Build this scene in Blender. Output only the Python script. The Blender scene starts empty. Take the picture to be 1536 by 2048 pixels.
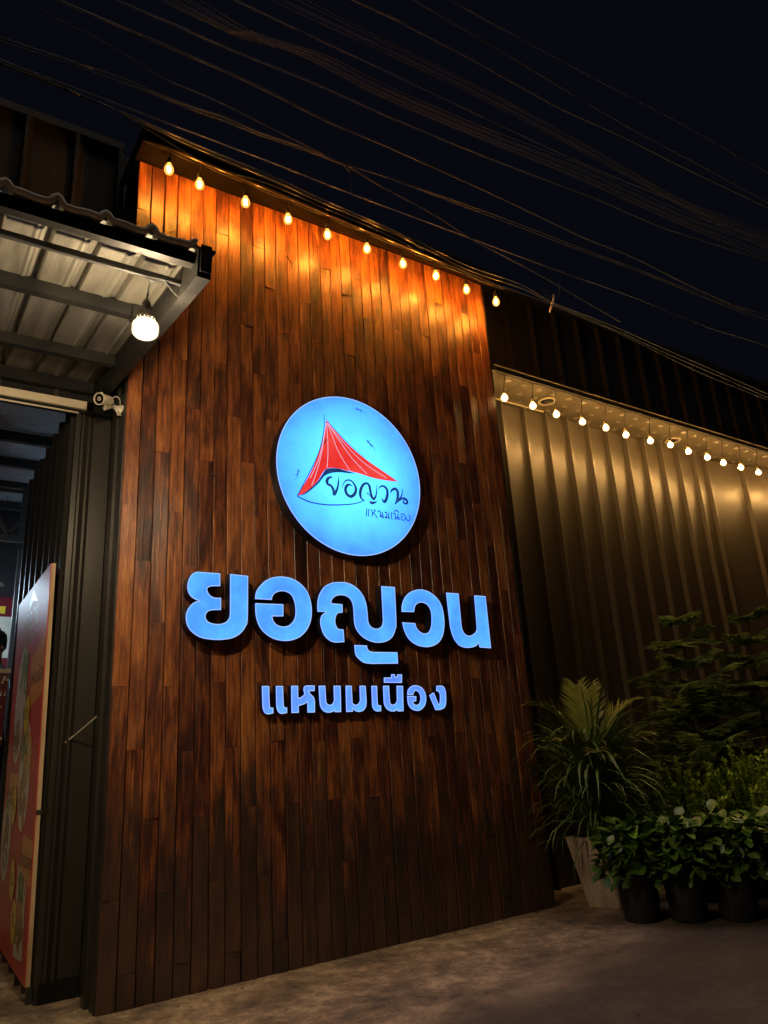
import bpy, math, random
from mathutils import Vector, Matrix, Euler
from mathutils.geometry import tessellate_polygon

# ---------------------------------------------------------------- scene, camera, light
K = 0.7                      # every length below is in survey units of 0.7 m
sc = bpy.context.scene
col = sc.collection
PI = math.pi
sin, cos = math.sin, math.cos

cam_d = bpy.data.cameras.new('camera')
cam = bpy.data.objects.new('camera', cam_d)
col.objects.link(cam)
cam_d.sensor_fit = 'VERTICAL'
cam_d.sensor_height = 36.0
cam_d.lens = 36.0 * 1456.1 / 2048.0
cam_d.clip_start = 0.05
cam_d.clip_end = 2000.0
right = Vector((0.84151869, -0.53684267, -0.06038414))
down = Vector((0.11457126, 0.28658312, -0.95118008))
fwd = Vector((0.52793913, 0.79351752, 0.3026718))
m = Matrix((right, -down, -fwd)).transposed().to_4x4()
m.translation = Vector((0.0, -5.4174, 1.5)) * K
cam.matrix_world = m
sc.camera = cam

world = bpy.data.worlds.new('World')
sc.world = world
world.use_nodes = True
bg = world.node_tree.nodes['Background']
bg.inputs['Color'].default_value = (0.34, 0.40, 0.74, 1)       # city night sky
bg.inputs['Strength'].default_value = 0.0066

moon_d = bpy.data.lights.new('street_glow', 'SUN')               # the one weak sun lamp: night street glow from above
moon_d.energy = 0.42
moon_d.angle = math.radians(25)
moon_d.color = (1.0, 0.84, 0.66)
moon = bpy.data.objects.new('street_glow', moon_d)
col.objects.link(moon)
moon.rotation_euler = Vector((-0.10, 0.16, -1.0)).to_track_quat('-Z', 'Y').to_euler()

sc.view_settings.view_transform = 'Standard'
sc.view_settings.look = 'None'
sc.view_settings.exposure = 0.0
sc.view_settings.gamma = 1.0
sc.view_settings.use_curve_mapping = False
try:
    sc.cycles.use_denoising = True
    sc.cycles.max_bounces = 6
    sc.cycles.diffuse_bounces = 3
    sc.cycles.glossy_bounces = 3
    sc.cycles.transparent_max_bounces = 8
    sc.cycles.sample_clamp_indirect = 4.0
    sc.cycles.caustics_reflective = False
    sc.cycles.caustics_refractive = False
except Exception:
    pass

# ---------------------------------------------------------------- helpers
RL = {}                       # root location (units) of every object

def tag(o, label=None, cat=None, group=None, kind=None):
    if label: o['label'] = label
    if cat: o['category'] = cat
    if group: o['group'] = group
    if kind: o['kind'] = kind
    return o

def thing(name, label, cat, loc=(0, 0, 0), rz=0.0, group=None):
    o = bpy.data.objects.new(name, None)
    o.empty_display_size = 0.1
    col.objects.link(o)
    o.location = Vector(loc) * K
    o.rotation_euler = (0, 0, rz)
    RL[o.name] = Vector(loc)
    return tag(o, label, cat, group)

def link(name, me, parent=None, loc=(0, 0, 0), rot=(0, 0, 0), scale=(1, 1, 1)):
    o = bpy.data.objects.new(name, me)
    col.objects.link(o)
    o.location = Vector(loc) * K
    o.rotation_euler = rot
    o.scale = scale
    if parent is not None:
        o.parent = parent
        RL[o.name] = RL[parent.name]
    else:
        RL[o.name] = Vector(loc)
    return o

class MB:
    """collects geometry in units, links it as one mesh object"""
    def __init__(s): s.v = []; s.f = []; s.mi = []
    def add(s, vs, fs, mi=0):
        n = len(s.v)
        s.v += [tuple(p) for p in vs]
        s.f += [tuple(i + n for i in f) for f in fs]
        s.mi += [mi] * len(fs)
        return s
    def box(s, x0, x1, y0, y1, z0, z1, mi=0):
        vs = [(x, y, z) for x in (x0, x1) for y in (y0, y1) for z in (z0, z1)]
        return s.add(vs, [(0, 1, 3, 2), (4, 6, 7, 5), (0, 4, 5, 1), (2, 3, 7, 6), (0, 2, 6, 4), (1, 5, 7, 3)], mi)
    def bar(s, a, b, w, h, mi=0, up=(0, 0, 1)):
        a = Vector(a); b = Vector(b); d = (b - a).normalized()
        u = Vector(up); sx = d.cross(u)
        if sx.length < 1e-4: sx = d.cross(Vector((1, 0, 0)))
        sx.normalize(); u = sx.cross(d).normalized()
        sx *= w / 2; u *= h / 2
        vs = [p + q for p in (a, b) for q in (-sx - u, sx - u, sx + u, -sx + u)]
        return s.add(vs, [(0, 1, 2, 3), (7, 6, 5, 4), (0, 4, 5, 1), (1, 5, 6, 2), (2, 6, 7, 3), (3, 7, 4, 0)], mi)
    def tube(s, pts, r, n=8, mi=0, cap=True):
        pts = [Vector(p) for p in pts]
        rs = r if isinstance(r, (list, tuple)) else [r] * len(pts)
        vs = []; fs = []
        ref = None
        for i, p in enumerate(pts):
            t = (pts[min(i + 1, len(pts) - 1)] - pts[max(i - 1, 0)])
            if t.length < 1e-9: t = Vector((0, 0, 1))
            t.normalize()
            if ref is None:
                ref = Vector((0, 0, 1)) if abs(t.z) < 0.9 else Vector((1, 0, 0))
            u = (ref - t * ref.dot(t)).normalized(); w = t.cross(u); ref = u
            for k in range(n):
                a = 2 * PI * k / n
                vs.append(p + (u * cos(a) + w * sin(a)) * rs[i])
        for i in range(len(pts) - 1):
            for k in range(n):
                k2 = (k + 1) % n
                fs.append((i * n + k, i * n + k2, (i + 1) * n + k2, (i + 1) * n + k))
        if cap:
            fs.append(tuple(range(n - 1, -1, -1)))
            fs.append(tuple((len(pts) - 1) * n + k for k in range(n)))
        return s.add(vs, fs, mi)
    def lathe(s, prof, c=(0, 0, 0), n=16, mi=0, axis='z'):
        vs = []; fs = []
        for r, z in prof:
            for k in range(n):
                a = 2 * PI * k / n
                p = (r * cos(a), r * sin(a), z)
                if axis == 'y': p = (p[0], p[2], p[1])
                vs.append((p[0] + c[0], p[1] + c[1], p[2] + c[2]))
        for i in range(len(prof) - 1):
            for k in range(n):
                k2 = (k + 1) % n
                fs.append((i * n + k, i * n + k2, (i + 1) * n + k2, (i + 1) * n + k))
        fs.append(tuple(range(n - 1, -1, -1)))
        fs.append(tuple((len(prof) - 1) * n + k for k in range(n)))
        return s.add(vs, fs, mi)
    def build(s, name, mat, parent=None, smooth=False, origin=None, local=False):
        me = bpy.data.meshes.new(name)
        if parent is not None:
            off = Vector((0, 0, 0)) if local else RL[parent.name]
        elif origin is not None:
            off = Vector(origin)
        else:
            off = Vector((0, 0, 0))
        me.from_pydata([(Vector(p) - off) * K for p in s.v], [], s.f)
        mats = mat if isinstance(mat, (list, tuple)) else [mat]
        for m_ in mats: me.materials.append(m_)
        if len(mats) > 1: me.polygons.foreach_set('material_index', s.mi)
        if smooth: me.polygons.foreach_set('use_smooth', [True] * len(me.polygons))
        me.update()
        return link(name, me, parent, loc=(off if parent is None else (0, 0, 0)))

# ---------------------------------------------------------------- materials
def new_mat(name):
    mt = bpy.data.materials.new(name); mt.use_nodes = True
    nt = mt.node_tree; return mt, nt, nt.nodes, nt.links, nt.nodes['Principled BSDF']

def mat_basic(name, c1, c2=None, rough=0.6, metal=0.0, nscale=8.0, stretch=(1, 1, 1), bump=0.0, bscale=60.0, rvar=0.0, coat=0.0, contrast=(0.35, 0.65), random_obj=0.0):
    mt, nt, N, L, P = new_mat(name)
    P.inputs['Roughness'].default_value = rough
    P.inputs['Metallic'].default_value = metal
    if coat: P.inputs['Coat Weight'].default_value = coat; P.inputs['Coat Roughness'].default_value = 0.15
    tc = N.new('ShaderNodeTexCoord'); mp = N.new('ShaderNodeMapping')
    mp.inputs['Scale'].default_value = stretch
    L.new(tc.outputs['Object'], mp.inputs['Vector'])
    c2 = c2 or tuple(min(1, x * 1.35) for x in c1)
    nz = N.new('ShaderNodeTexNoise'); nz.inputs['Scale'].default_value = nscale; nz.inputs['Detail'].default_value = 6
    L.new(mp.outputs['Vector'], nz.inputs['Vector'])
    rp = N.new('ShaderNodeValToRGB')
    rp.color_ramp.elements[0].position = contrast[0]; rp.color_ramp.elements[1].position = contrast[1]
    rp.color_ramp.elements[0].color = (*c1, 1); rp.color_ramp.elements[1].color = (*c2, 1)
    L.new(nz.outputs['Fac'], rp.inputs['Fac'])
    out = rp.outputs['Color']
    if random_obj:
        oi = N.new('ShaderNodeObjectInfo'); mr = N.new('ShaderNodeMapRange')
        mr.inputs['To Min'].default_value = 1 - random_obj; mr.inputs['To Max'].default_value = 1 + random_obj
        L.new(oi.outputs['Random'], mr.inputs['Value'])
        hs = N.new('ShaderNodeHueSaturation'); L.new(mr.outputs['Result'], hs.inputs['Value']); L.new(out, hs.inputs['Color']); out = hs.outputs['Color']
    L.new(out, P.inputs['Base Color'])
    if rvar:
        mr = N.new('ShaderNodeMapRange'); mr.inputs['To Min'].default_value = max(0.05, rough - rvar); mr.inputs['To Max'].default_value = rough + rvar
        n2 = N.new('ShaderNodeTexNoise'); n2.inputs['Scale'].default_value = nscale * 2.3; n2.inputs['Detail'].default_value = 5
        L.new(mp.outputs['Vector'], n2.inputs['Vector']); L.new(n2.outputs['Fac'], mr.inputs['Value']); L.new(mr.outputs['Result'], P.inputs['Roughness'])
    if bump:
        n3 = N.new('ShaderNodeTexNoise'); n3.inputs['Scale'].default_value = bscale; n3.inputs['Detail'].default_value = 5
        L.new(mp.outputs['Vector'], n3.inputs['Vector'])
        b = N.new('ShaderNodeBump'); b.inputs['Strength'].default_value = bump; b.inputs['Distance'].default_value = 0.01
        L.new(n3.outputs['Fac'], b.inputs['Height']); L.new(b.outputs['Normal'], P.inputs['Normal'])
    return mt

def mat_emit(name, c, s):
    mt = bpy.data.materials.new(name); mt.use_nodes = True
    nt = mt.node_tree; nt.nodes.clear()
    o = nt.nodes.new('ShaderNodeOutputMaterial'); e = nt.nodes.new('ShaderNodeEmission')
    e.inputs['Color'].default_value = (*c, 1); e.inputs['Strength'].default_value = s
    nt.links.new(e.outputs[0], o.inputs['Surface'])
    return mt

def mat_wood():
    mt, nt, N, L, P = new_mat('varnished_planks')
    tc = N.new('ShaderNodeTexCoord'); oi = N.new('ShaderNodeObjectInfo')
    sc_ = N.new('ShaderNodeVectorMath'); sc_.operation = 'SCALE'; sc_.inputs[0].default_value = (37.0, 11.0, 53.0)
    L.new(oi.outputs['Random'], sc_.inputs['Scale'])
    ad = N.new('ShaderNodeVectorMath'); ad.operation = 'ADD'
    L.new(tc.outputs['Object'], ad.inputs[0]); L.new(sc_.outputs[0], ad.inputs[1])
    def noise(stretch, scale, detail=6, dist=0.0, rough=0.55):
        mp = N.new('ShaderNodeMapping'); mp.inputs['Scale'].default_value = stretch
        L.new(ad.outputs[0], mp.inputs['Vector'])
        n = N.new('ShaderNodeTexNoise'); n.inputs['Scale'].default_value = scale; n.inputs['Detail'].default_value = detail
        n.inputs['Distortion'].default_value = dist; n.inputs['Roughness'].default_value = rough
        L.new(mp.outputs['Vector'], n.inputs['Vector']); return n.outputs['Fac']
    grain = noise((26, 26, 1.3), 3.0, 8, 0.8, 0.65)
    fine = noise((120, 120, 3.5), 3.0, 4)
    patch = noise((5.0, 5.0, 1.6), 1.5, 5, 0.6, 0.6)
    wear = noise((9.0, 9.0, 2.2), 1.6, 7, 0.3, 0.7)
    def math_(op, a, b=None, clamp=False):
        n = N.new('ShaderNodeMath'); n.operation = op; n.use_clamp = clamp
        for i, v in enumerate((a, b)):
            if v is None: continue
            if isinstance(v, (int, float)): n.inputs[i].default_value = v
            else: L.new(v, n.inputs[i])
        return n.outputs[0]
    t = math_('ADD', math_('MULTIPLY', grain, 0.90), math_('MULTIPLY', patch, 0.92))
    t = math_('ADD', t, math_('MULTIPLY', math_('SUBTRACT', oi.outputs['Random'], 0.5), 0.19))
    t = math_('SUBTRACT', t, 0.385)
    rp = N.new('ShaderNodeValToRGB'); cr = rp.color_ramp
    cr.elements[0].position = 0.22; cr.elements[0].color = (0.010, 0.006, 0.006, 1)
    cr.elements[1].position = 0.86; cr.elements[1].color = (0.76, 0.31, 0.075, 1)
    e = cr.elements.new(0.42); e.color = (0.12, 0.029, 0.014, 1)
    e = cr.elements.new(0.62); e.color = (0.43, 0.133, 0.036, 1)
    L.new(t, rp.inputs['Fac'])
    # grey weathered film, patchy
    wm = N.new('ShaderNodeMapRange'); wm.inputs['From Min'].default_value = 0.54; wm.inputs['From Max'].default_value = 0.74
    wm.inputs['To Max'].default_value = 0.62
    L.new(wear, wm.inputs['Value'])
    mx = N.new('ShaderNodeMix'); mx.data_type = 'RGBA'
    L.new(wm.outputs['Result'], mx.inputs['Factor']); L.new(rp.outputs['Color'], mx.inputs['A'])
    mx.inputs['B'].default_value = (0.10, 0.075, 0.055, 1)
    fm = N.new('ShaderNodeMix'); fm.data_type = 'RGBA'; fm.blend_type = 'MULTIPLY'; fm.inputs['Factor'].default_value = 0.75
    fr = N.new('ShaderNodeMapRange'); fr.inputs['From Min'].default_value = 0.35; fr.inputs['From Max'].default_value = 0.6; fr.inputs['To Min'].default_value = 0.35
    L.new(fine, fr.inputs['Value'])
    L.new(mx.outputs['Result'], fm.inputs['A']); L.new(fr.outputs['Result'], fm.inputs['B'])
    # black stains, ragged and different on every board, plus painted shade towards the foot
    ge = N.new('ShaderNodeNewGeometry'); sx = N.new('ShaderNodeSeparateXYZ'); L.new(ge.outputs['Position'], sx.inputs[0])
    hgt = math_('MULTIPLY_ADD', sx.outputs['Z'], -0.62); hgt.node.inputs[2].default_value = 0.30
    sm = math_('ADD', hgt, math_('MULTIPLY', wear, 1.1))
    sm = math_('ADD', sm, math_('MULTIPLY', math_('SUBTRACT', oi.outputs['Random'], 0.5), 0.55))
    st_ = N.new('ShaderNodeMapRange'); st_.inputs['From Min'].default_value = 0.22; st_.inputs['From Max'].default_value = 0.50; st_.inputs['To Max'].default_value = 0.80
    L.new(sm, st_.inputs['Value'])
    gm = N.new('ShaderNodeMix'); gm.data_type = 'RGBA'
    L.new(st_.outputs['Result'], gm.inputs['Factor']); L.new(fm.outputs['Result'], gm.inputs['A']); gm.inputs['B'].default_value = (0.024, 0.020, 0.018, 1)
    L.new(gm.outputs['Result'], P.inputs['Base Color'])
    rr = N.new('ShaderNodeMapRange'); rr.inputs['To Min'].default_value = 0.26; rr.inputs['To Max'].default_value = 0.60
    L.new(wear, rr.inputs['Value']); L.new(rr.outputs['Result'], P.inputs['Roughness'])
    P.inputs['Coat Weight'].default_value = 0.5; P.inputs['Coat Roughness'].default_value = 0.36; P.inputs['Coat IOR'].default_value = 1.6
    b = N.new('ShaderNodeBump'); b.inputs['Strength'].default_value = 0.6; b.inputs['Distance'].default_value = 0.004
    L.new(math_('ADD', grain, math_('MULTIPLY', wear, 0.8)), b.inputs['Height']); L.new(b.outputs['Normal'], P.inputs['Normal'])
    L.new(b.outputs['Normal'], P.inputs['Coat Normal'])
    return mt

def mat_backlit(name, c_lo, c_hi, strength, nscale, lo=0.38, hi=0.68, radial=None):
    """lit acrylic: uneven LEDs behind it"""
    mt = bpy.data.materials.new(name); mt.use_nodes = True
    nt = mt.node_tree; N = nt.nodes; L = nt.links; N.clear()
    out = N.new('ShaderNodeOutputMaterial'); e = N.new('ShaderNodeEmission')
    tc = N.new('ShaderNodeTexCoord')
    nz = N.new('ShaderNodeTexNoise'); nz.inputs['Scale'].default_value = nscale; nz.inputs['Detail'].default_value = 3; nz.inputs['Roughness'].default_value = 0.6
    L.new(tc.outputs['Object'], nz.inputs['Vector'])
    fac = nz.outputs['Fac']
    if radial:
        mp = N.new('ShaderNodeMapping'); mp.inputs['Scale'].default_value = (1 / radial,) * 3
        L.new(tc.outputs['Object'], mp.inputs['Vector'])
        ln = N.new('ShaderNodeVectorMath'); ln.operation = 'LENGTH'; L.new(mp.outputs['Vector'], ln.inputs[0])
        s1 = N.new('ShaderNodeMath'); s1.operation = 'MULTIPLY_ADD'; s1.inputs[1].default_value = -0.52; s1.inputs[2].default_value = 0.82
        L.new(ln.outputs['Value'], s1.inputs[0])
        s2 = N.new('ShaderNodeMath'); s2.operation = 'MULTIPLY_ADD'; s2.inputs[1].default_value = 0.20; L.new(nz.outputs['Fac'], s2.inputs[0]); L.new(s1.outputs[0], s2.inputs[2])
        fac = s2.outputs[0]
    rp = N.new('ShaderNodeValToRGB'); rp.color_ramp.elements[0].position = lo; rp.color_ramp.elements[1].position = hi
    rp.color_ramp.elements[0].color = (*c_lo, 1); rp.color_ramp.elements[1].color = (*c_hi, 1)
    L.new(fac, rp.inputs['Fac']); L.new(rp.outputs['Color'], e.inputs['Color'])
    e.inputs['Strength'].default_value = strength
    L.new(e.outputs[0], out.inputs['Surface'])
    return mt

def mat_glass(name, tint, glow, gs):
    mt = bpy.data.materials.new(name); mt.use_nodes = True
    nt = mt.node_tree; N = nt.nodes; L = nt.links; N.clear()
    out = N.new('ShaderNodeOutputMaterial')
    tr = N.new('ShaderNodeBsdfTransparent'); tr.inputs['Color'].default_value = (*tint, 1)
    gl = N.new('ShaderNodeBsdfGlossy'); gl.inputs['Roughness'].default_value = 0.08
    em = N.new('ShaderNodeEmission'); em.inputs['Color'].default_value = (*glow, 1); em.inputs['Strength'].default_value = gs
    lw = N.new('ShaderNodeLayerWeight'); lw.inputs['Blend'].default_value = 0.35
    m1 = N.new('ShaderNodeMixShader'); m2 = N.new('ShaderNodeAddShader')
    fs_ = N.new('ShaderNodeMath'); fs_.operation = 'MULTIPLY'; fs_.inputs[1].default_value = 0.05; L.new(lw.outputs['Facing'], fs_.inputs[0]); L.new(fs_.outputs[0], m1.inputs['Fac']); L.new(tr.outputs[0], m1.inputs[1]); L.new(gl.outputs[0], m1.inputs[2])
    L.new(m1.outputs[0], m2.inputs[0]); L.new(em.outputs[0], m2.inputs[1]); L.new(m2.outputs[0], out.inputs['Surface'])
    return mt

def mat_leaf(name, c1, c2, rough=0.45, vein=False):
    mt = mat_basic(name, c1, c2, rough=rough, nscale=14, random_obj=0.35, contrast=(0.3, 0.7))
    P = mt.node_tree.nodes['Principled BSDF']
    P.inputs['Specular IOR Level'].default_value = 0.5
    return mt

def mat_ground():
    mt, nt, N, L, P = new_mat('worn_concrete_ground')
    tc = N.new('ShaderNodeTexCoord')
    def noise(s, d=6, r=0.6, st=(1, 1, 1)):
        mp = N.new('ShaderNodeMapping'); mp.inputs['Scale'].default_value = st
        L.new(tc.outputs['Object'], mp.inputs['Vector'])
        n = N.new('ShaderNodeTexNoise'); n.inputs['Scale'].default_value = s; n.inputs['Detail'].default_value = d; n.inputs['Roughness'].default_value = r
        L.new(mp.outputs['Vector'], n.inputs['Vector']); return n.outputs['Fac']
    a = noise(2.2, 6, 0.62, (1, 1.6, 1)); b = noise(11, 10, 0.78); c = noise(85, 6, 0.8)
    ad = N.new('ShaderNodeMath'); ad.operation = 'MULTIPLY_ADD'; ad.inputs[1].default_value = 1.15
    L.new(b, ad.inputs[0]); L.new(a, ad.inputs[2])
    rp = N.new('ShaderNodeValToRGB'); cr = rp.color_ramp
    cr.elements[0].position = 0.66; cr.elements[0].color = (0.10, 0.073, 0.053, 1)
    cr.elements[1].position = 1.0; cr.elements[1].color = (0.60, 0.45, 0.30, 1)
    e = cr.elements.new(0.84); e.color = (0.29, 0.205, 0.135, 1)
    sc0 = N.new('ShaderNodeMapRange'); sc0.inputs['From Max'].default_value = 1.28; L.new(ad.outputs[0], sc0.inputs['Value']); L.new(sc0.outputs['Result'], rp.inputs['Fac'])
    mx = N.new('ShaderNodeMix'); mx.data_type = 'RGBA'; mx.blend_type = 'MULTIPLY'; mx.inputs['Factor'].default_value = 0.7
    r2 = N.new('ShaderNodeMapRange'); r2.inputs['From Min'].default_value = 0.3; r2.inputs['From Max'].default_value = 0.6; r2.inputs['To Min'].default_value = 0.30; r2.inputs['To Max'].default_value = 1.1
    L.new(c, r2.inputs['Value']); L.new(rp.outputs['Color'], mx.inputs['A']); L.new(r2.outputs['Result'], mx.inputs['B'])
    # bare asphalt shows beyond a ragged line
    sx = N.new('ShaderNodeSeparateXYZ'); L.new(tc.outputs['Object'], sx.inputs[0])
    l1 = N.new('ShaderNodeMath'); l1.operation = 'MULTIPLY_ADD'; l1.inputs[1].default_value = 0.20; l1.inputs[2].default_value = -1.47; L.new(sx.outputs['X'], l1.inputs[0])
    l2 = N.new('ShaderNodeMath'); l2.operation = 'SUBTRACT'; L.new(l1.outputs[0], l2.inputs[0]); L.new(sx.outputs['Y'], l2.inputs[1])
    l3 = N.new('ShaderNodeMath'); l3.operation = 'MULTIPLY_ADD'; l3.inputs[1].default_value = 0.9; L.new(b, l3.inputs[0]); L.new(l2.outputs[0], l3.inputs[2])
    l4 = N.new('ShaderNodeMapRange'); l4.inputs['From Min'].default_value = 0.30; l4.inputs['From Max'].default_value = 0.72; l4.inputs['To Max'].default_value = 0.88; L.new(l3.outputs[0], l4.inputs['Value'])
    vo = N.new('ShaderNodeTexVoronoi'); vo.inputs['Scale'].default_value = 70; L.new(tc.outputs['Object'], vo.inputs['Vector'])
    vr = N.new('ShaderNodeValToRGB'); vr.color_ramp.elements[0].position = 0.06; vr.color_ramp.elements[0].color = (0.22, 0.19, 0.16, 1); vr.color_ramp.elements[1].position = 0.16; vr.color_ramp.elements[1].color = (0.042, 0.033, 0.029, 1)
    L.new(vo.outputs['Distance'], vr.inputs['Fac'])
    am = N.new('ShaderNodeMix'); am.data_type = 'RGBA'; L.new(l4.outputs['Result'], am.inputs['Factor']); L.new(mx.outputs['Result'], am.inputs['A']); L.new(vr.outputs['Color'], am.inputs['B'])
    L.new(am.outputs['Result'], P.inputs['Base Color'])
    P.inputs['Roughness'].default_value = 0.82
    bm = N.new('ShaderNodeBump'); bm.inputs['Strength'].default_value = 0.6; bm.inputs['Distance'].default_value = 0.02
    s = N.new('ShaderNodeMath'); s.operation = 'MULTIPLY_ADD'; s.inputs[1].default_value = 0.35; L.new(c, s.inputs[0]); L.new(b, s.inputs[2])
    L.new(s.outputs[0], bm.inputs['Height']); L.new(bm.outputs['Normal'], P.inputs['Normal'])
    return mt

M = {}
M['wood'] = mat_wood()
M['wood'].node_tree.nodes['Principled BSDF'].inputs['Specular IOR Level'].default_value = 0.6
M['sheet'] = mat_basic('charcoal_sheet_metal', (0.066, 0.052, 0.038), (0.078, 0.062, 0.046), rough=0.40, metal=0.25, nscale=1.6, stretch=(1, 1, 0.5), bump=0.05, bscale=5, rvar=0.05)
M['dark_metal'] = mat_basic('dark_grey_painted_steel', (0.030, 0.030, 0.030), (0.055, 0.053, 0.050), rough=0.42, metal=0.2, nscale=6, rvar=0.12, bump=0.1)
M['soot'] = mat_basic('black_rubber_cable', (0.02, 0.02, 0.022), (0.03, 0.03, 0.032), rough=0.55)
M['cable'] = mat_basic('weathered_cable_sheath', (0.016, 0.024, 0.040), (0.034, 0.046, 0.070), rough=0.5, nscale=3)
M['bare_cable'] = mat_basic('pale_cable_sheath', (0.045, 0.058, 0.085), (0.085, 0.105, 0.14), rough=0.4, nscale=2)
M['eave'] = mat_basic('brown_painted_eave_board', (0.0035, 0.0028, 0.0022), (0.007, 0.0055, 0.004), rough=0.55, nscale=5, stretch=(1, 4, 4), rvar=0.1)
M['gutter'] = mat_basic('dark_gloss_gutter', (0.06, 0.045, 0.035), (0.1, 0.08, 0.06), rough=0.22, metal=0.6, nscale=8)
M['white_paint'] = mat_basic('aged_white_paint', (0.62, 0.58, 0.50), (0.78, 0.74, 0.66), rough=0.4, nscale=9, rvar=0.1)
M['roof_under'] = mat_basic('dusty_foil_roof_underside', (0.12, 0.112, 0.094), (0.21, 0.198, 0.168), rough=0.5, metal=0.15, nscale=3.5, stretch=(6, 0.7, 1), bump=0.15, bscale=20, rvar=0.15)
M['foam'] = mat_basic('roof_foam_edge', (0.72, 0.65, 0.54), (0.85, 0.78, 0.66), rough=0.8, nscale=16, bump=0.4)
M['soffit'] = mat_basic('brown_vented_soffit', (0.050, 0.040, 0.027), (0.075, 0.060, 0.040), rough=0.42, metal=0.1, nscale=3, rvar=0.06)
M['louvre'] = mat_basic('soffit_louvre_metal', (0.085, 0.070, 0.050), (0.12, 0.10, 0.07), rough=0.35, metal=0.2)
M['soffit_trim'] = mat_basic('dull_soffit_trim', (0.22, 0.18, 0.12), (0.30, 0.25, 0.17), rough=0.35, nscale=6)
M['globe_cap'] = mat_basic('brass_lamp_cap', (0.10, 0.075, 0.04), (0.14, 0.10, 0.06), rough=0.4)
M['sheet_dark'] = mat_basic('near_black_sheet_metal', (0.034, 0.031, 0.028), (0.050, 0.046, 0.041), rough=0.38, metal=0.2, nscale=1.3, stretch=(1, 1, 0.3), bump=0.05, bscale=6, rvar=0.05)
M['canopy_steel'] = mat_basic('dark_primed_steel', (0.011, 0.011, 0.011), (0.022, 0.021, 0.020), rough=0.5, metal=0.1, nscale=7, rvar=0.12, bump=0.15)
M['trim'] = mat_basic('cream_metal_trim', (0.62, 0.52, 0.38), (0.75, 0.65, 0.50), rough=0.35, nscale=6)
M['ground'] = mat_ground()
M['asphalt'] = mat_basic('dark_asphalt', (0.075, 0.058, 0.045), (0.17, 0.13, 0.098), rough=0.85, nscale=9, bump=0.8, bscale=120)
M['sign_side'] = mat_basic('black_sign_return', (0.010, 0.012, 0.022), (0.018, 0.02, 0.034), rough=0.35)
M['circle_face'] = mat_backlit('backlit_round_acrylic', (0.027, 0.105, 1.0), (0.058, 0.40, 1.0), 3.0, 5.0, 0.36, 0.76, radial=0.53)
M['letter_face'] = mat_backlit('backlit_letter_acrylic', (0.028, 0.118, 1.0), (0.040, 0.178, 1.0), 3.0, 5.0)
M['small_face'] = mat_backlit('backlit_small_letter_acrylic', (0.042, 0.092, 1.0), (0.044, 0.165, 1.0), 3.0, 7.0)
M['edge_glow'] = mat_emit('bright_acrylic_edge', (0.42, 0.62, 1.0), 1.0)
M['tent_red'] = mat_backlit('backlit_red_film', (0.90, 0.035, 0.030), (1.0, 0.075, 0.06), 0.95, 6.0)
M['film_white'] = mat_emit('backlit_white_line', (0.80, 0.62, 0.90), 1.0)
M['film_dark'] = mat_backlit('dark_blue_film', (0.012, 0.035, 0.13), (0.02, 0.07, 0.2), 1.0, 30.0)
M['gecko'] = mat_basic('gecko_skin', (0.035, 0.022, 0.016), (0.08, 0.05, 0.035), rough=0.6, nscale=60)
M['amber_glass'] = mat_glass('amber_bulb_glass', (1.0, 0.80, 0.50), (1.0, 0.47, 0.09), 0.75)
M['filament'] = mat_emit('glowing_filament', (1.0, 0.45, 0.08), 950.0)
M['globe'] = mat_emit('glowing_frosted_globe', (1.0, 0.60, 0.20), 400.0)
M['big_lamp'] = mat_emit('glowing_white_lamp', (1.0, 0.77, 0.48), 740.0)
M['cool_tube'] = mat_emit('cool_white_tube', (0.62, 0.82, 1.0), 160.0)
M['lamp_shell'] = mat_glass('frosted_lamp_shell', (0.97, 0.95, 0.9), (1.0, 0.80, 0.48), 0.62)
M['globe_shell'] = mat_glass('frosted_globe_shell', (0.97, 0.9, 0.8), (1.0, 0.56, 0.14), 0.62)
M['lamp_body'] = mat_basic('grey_lamp_heat_sink', (0.12, 0.105, 0.09), (0.18, 0.16, 0.13), rough=0.4)
M['cream_plastic'] = mat_basic('cream_camera_plastic', (0.62, 0.56, 0.44), (0.74, 0.68, 0.55), rough=0.35, nscale=12)
M['black_glass'] = mat_basic('black_lens_glass', (0.008, 0.008, 0.010), (0.012, 0.012, 0.014), rough=0.1)
M['foil'] = mat_basic('crinkled_silver_foil', (0.45, 0.52, 0.60), (0.68, 0.74, 0.80), rough=0.35, metal=0.4, nscale=30, bump=0.9, bscale=28)
M['inner_dark'] = mat_basic('dark_interior_wall', (0.020, 0.018, 0.022), (0.035, 0.03, 0.036), rough=0.7)
M['banner_red'] = mat_basic('glossy_red_banner', (0.56, 0.055, 0.045), (0.64, 0.070, 0.055), rough=0.42, nscale=3, bump=0.12, bscale=7)
M['maroon'] = mat_basic('maroon_poster', (0.16, 0.010, 0.020), (0.20, 0.018, 0.03), rough=0.4)
M['print_orange'] = mat_basic('orange_print', (0.62, 0.24, 0.05), (0.78, 0.36, 0.07), rough=0.35, nscale=4)
M['print_cream'] = mat_basic('cream_plate_print', (0.62, 0.60, 0.50), (0.78, 0.75, 0.64), rough=0.35, nscale=10)
M['print_yellow'] = mat_basic('yellow_price_print', (0.80, 0.58, 0.03), (0.86, 0.66, 0.06), rough=0.35)
M['print_green'] = mat_basic('green_food_print', (0.06, 0.15, 0.025), (0.28, 0.40, 0.09), rough=0.4, nscale=30, random_obj=0.3)
M['print_brown'] = mat_basic('brown_food_print', (0.16, 0.07, 0.03), (0.55, 0.36, 0.18), rough=0.4, nscale=36, random_obj=0.3)
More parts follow.
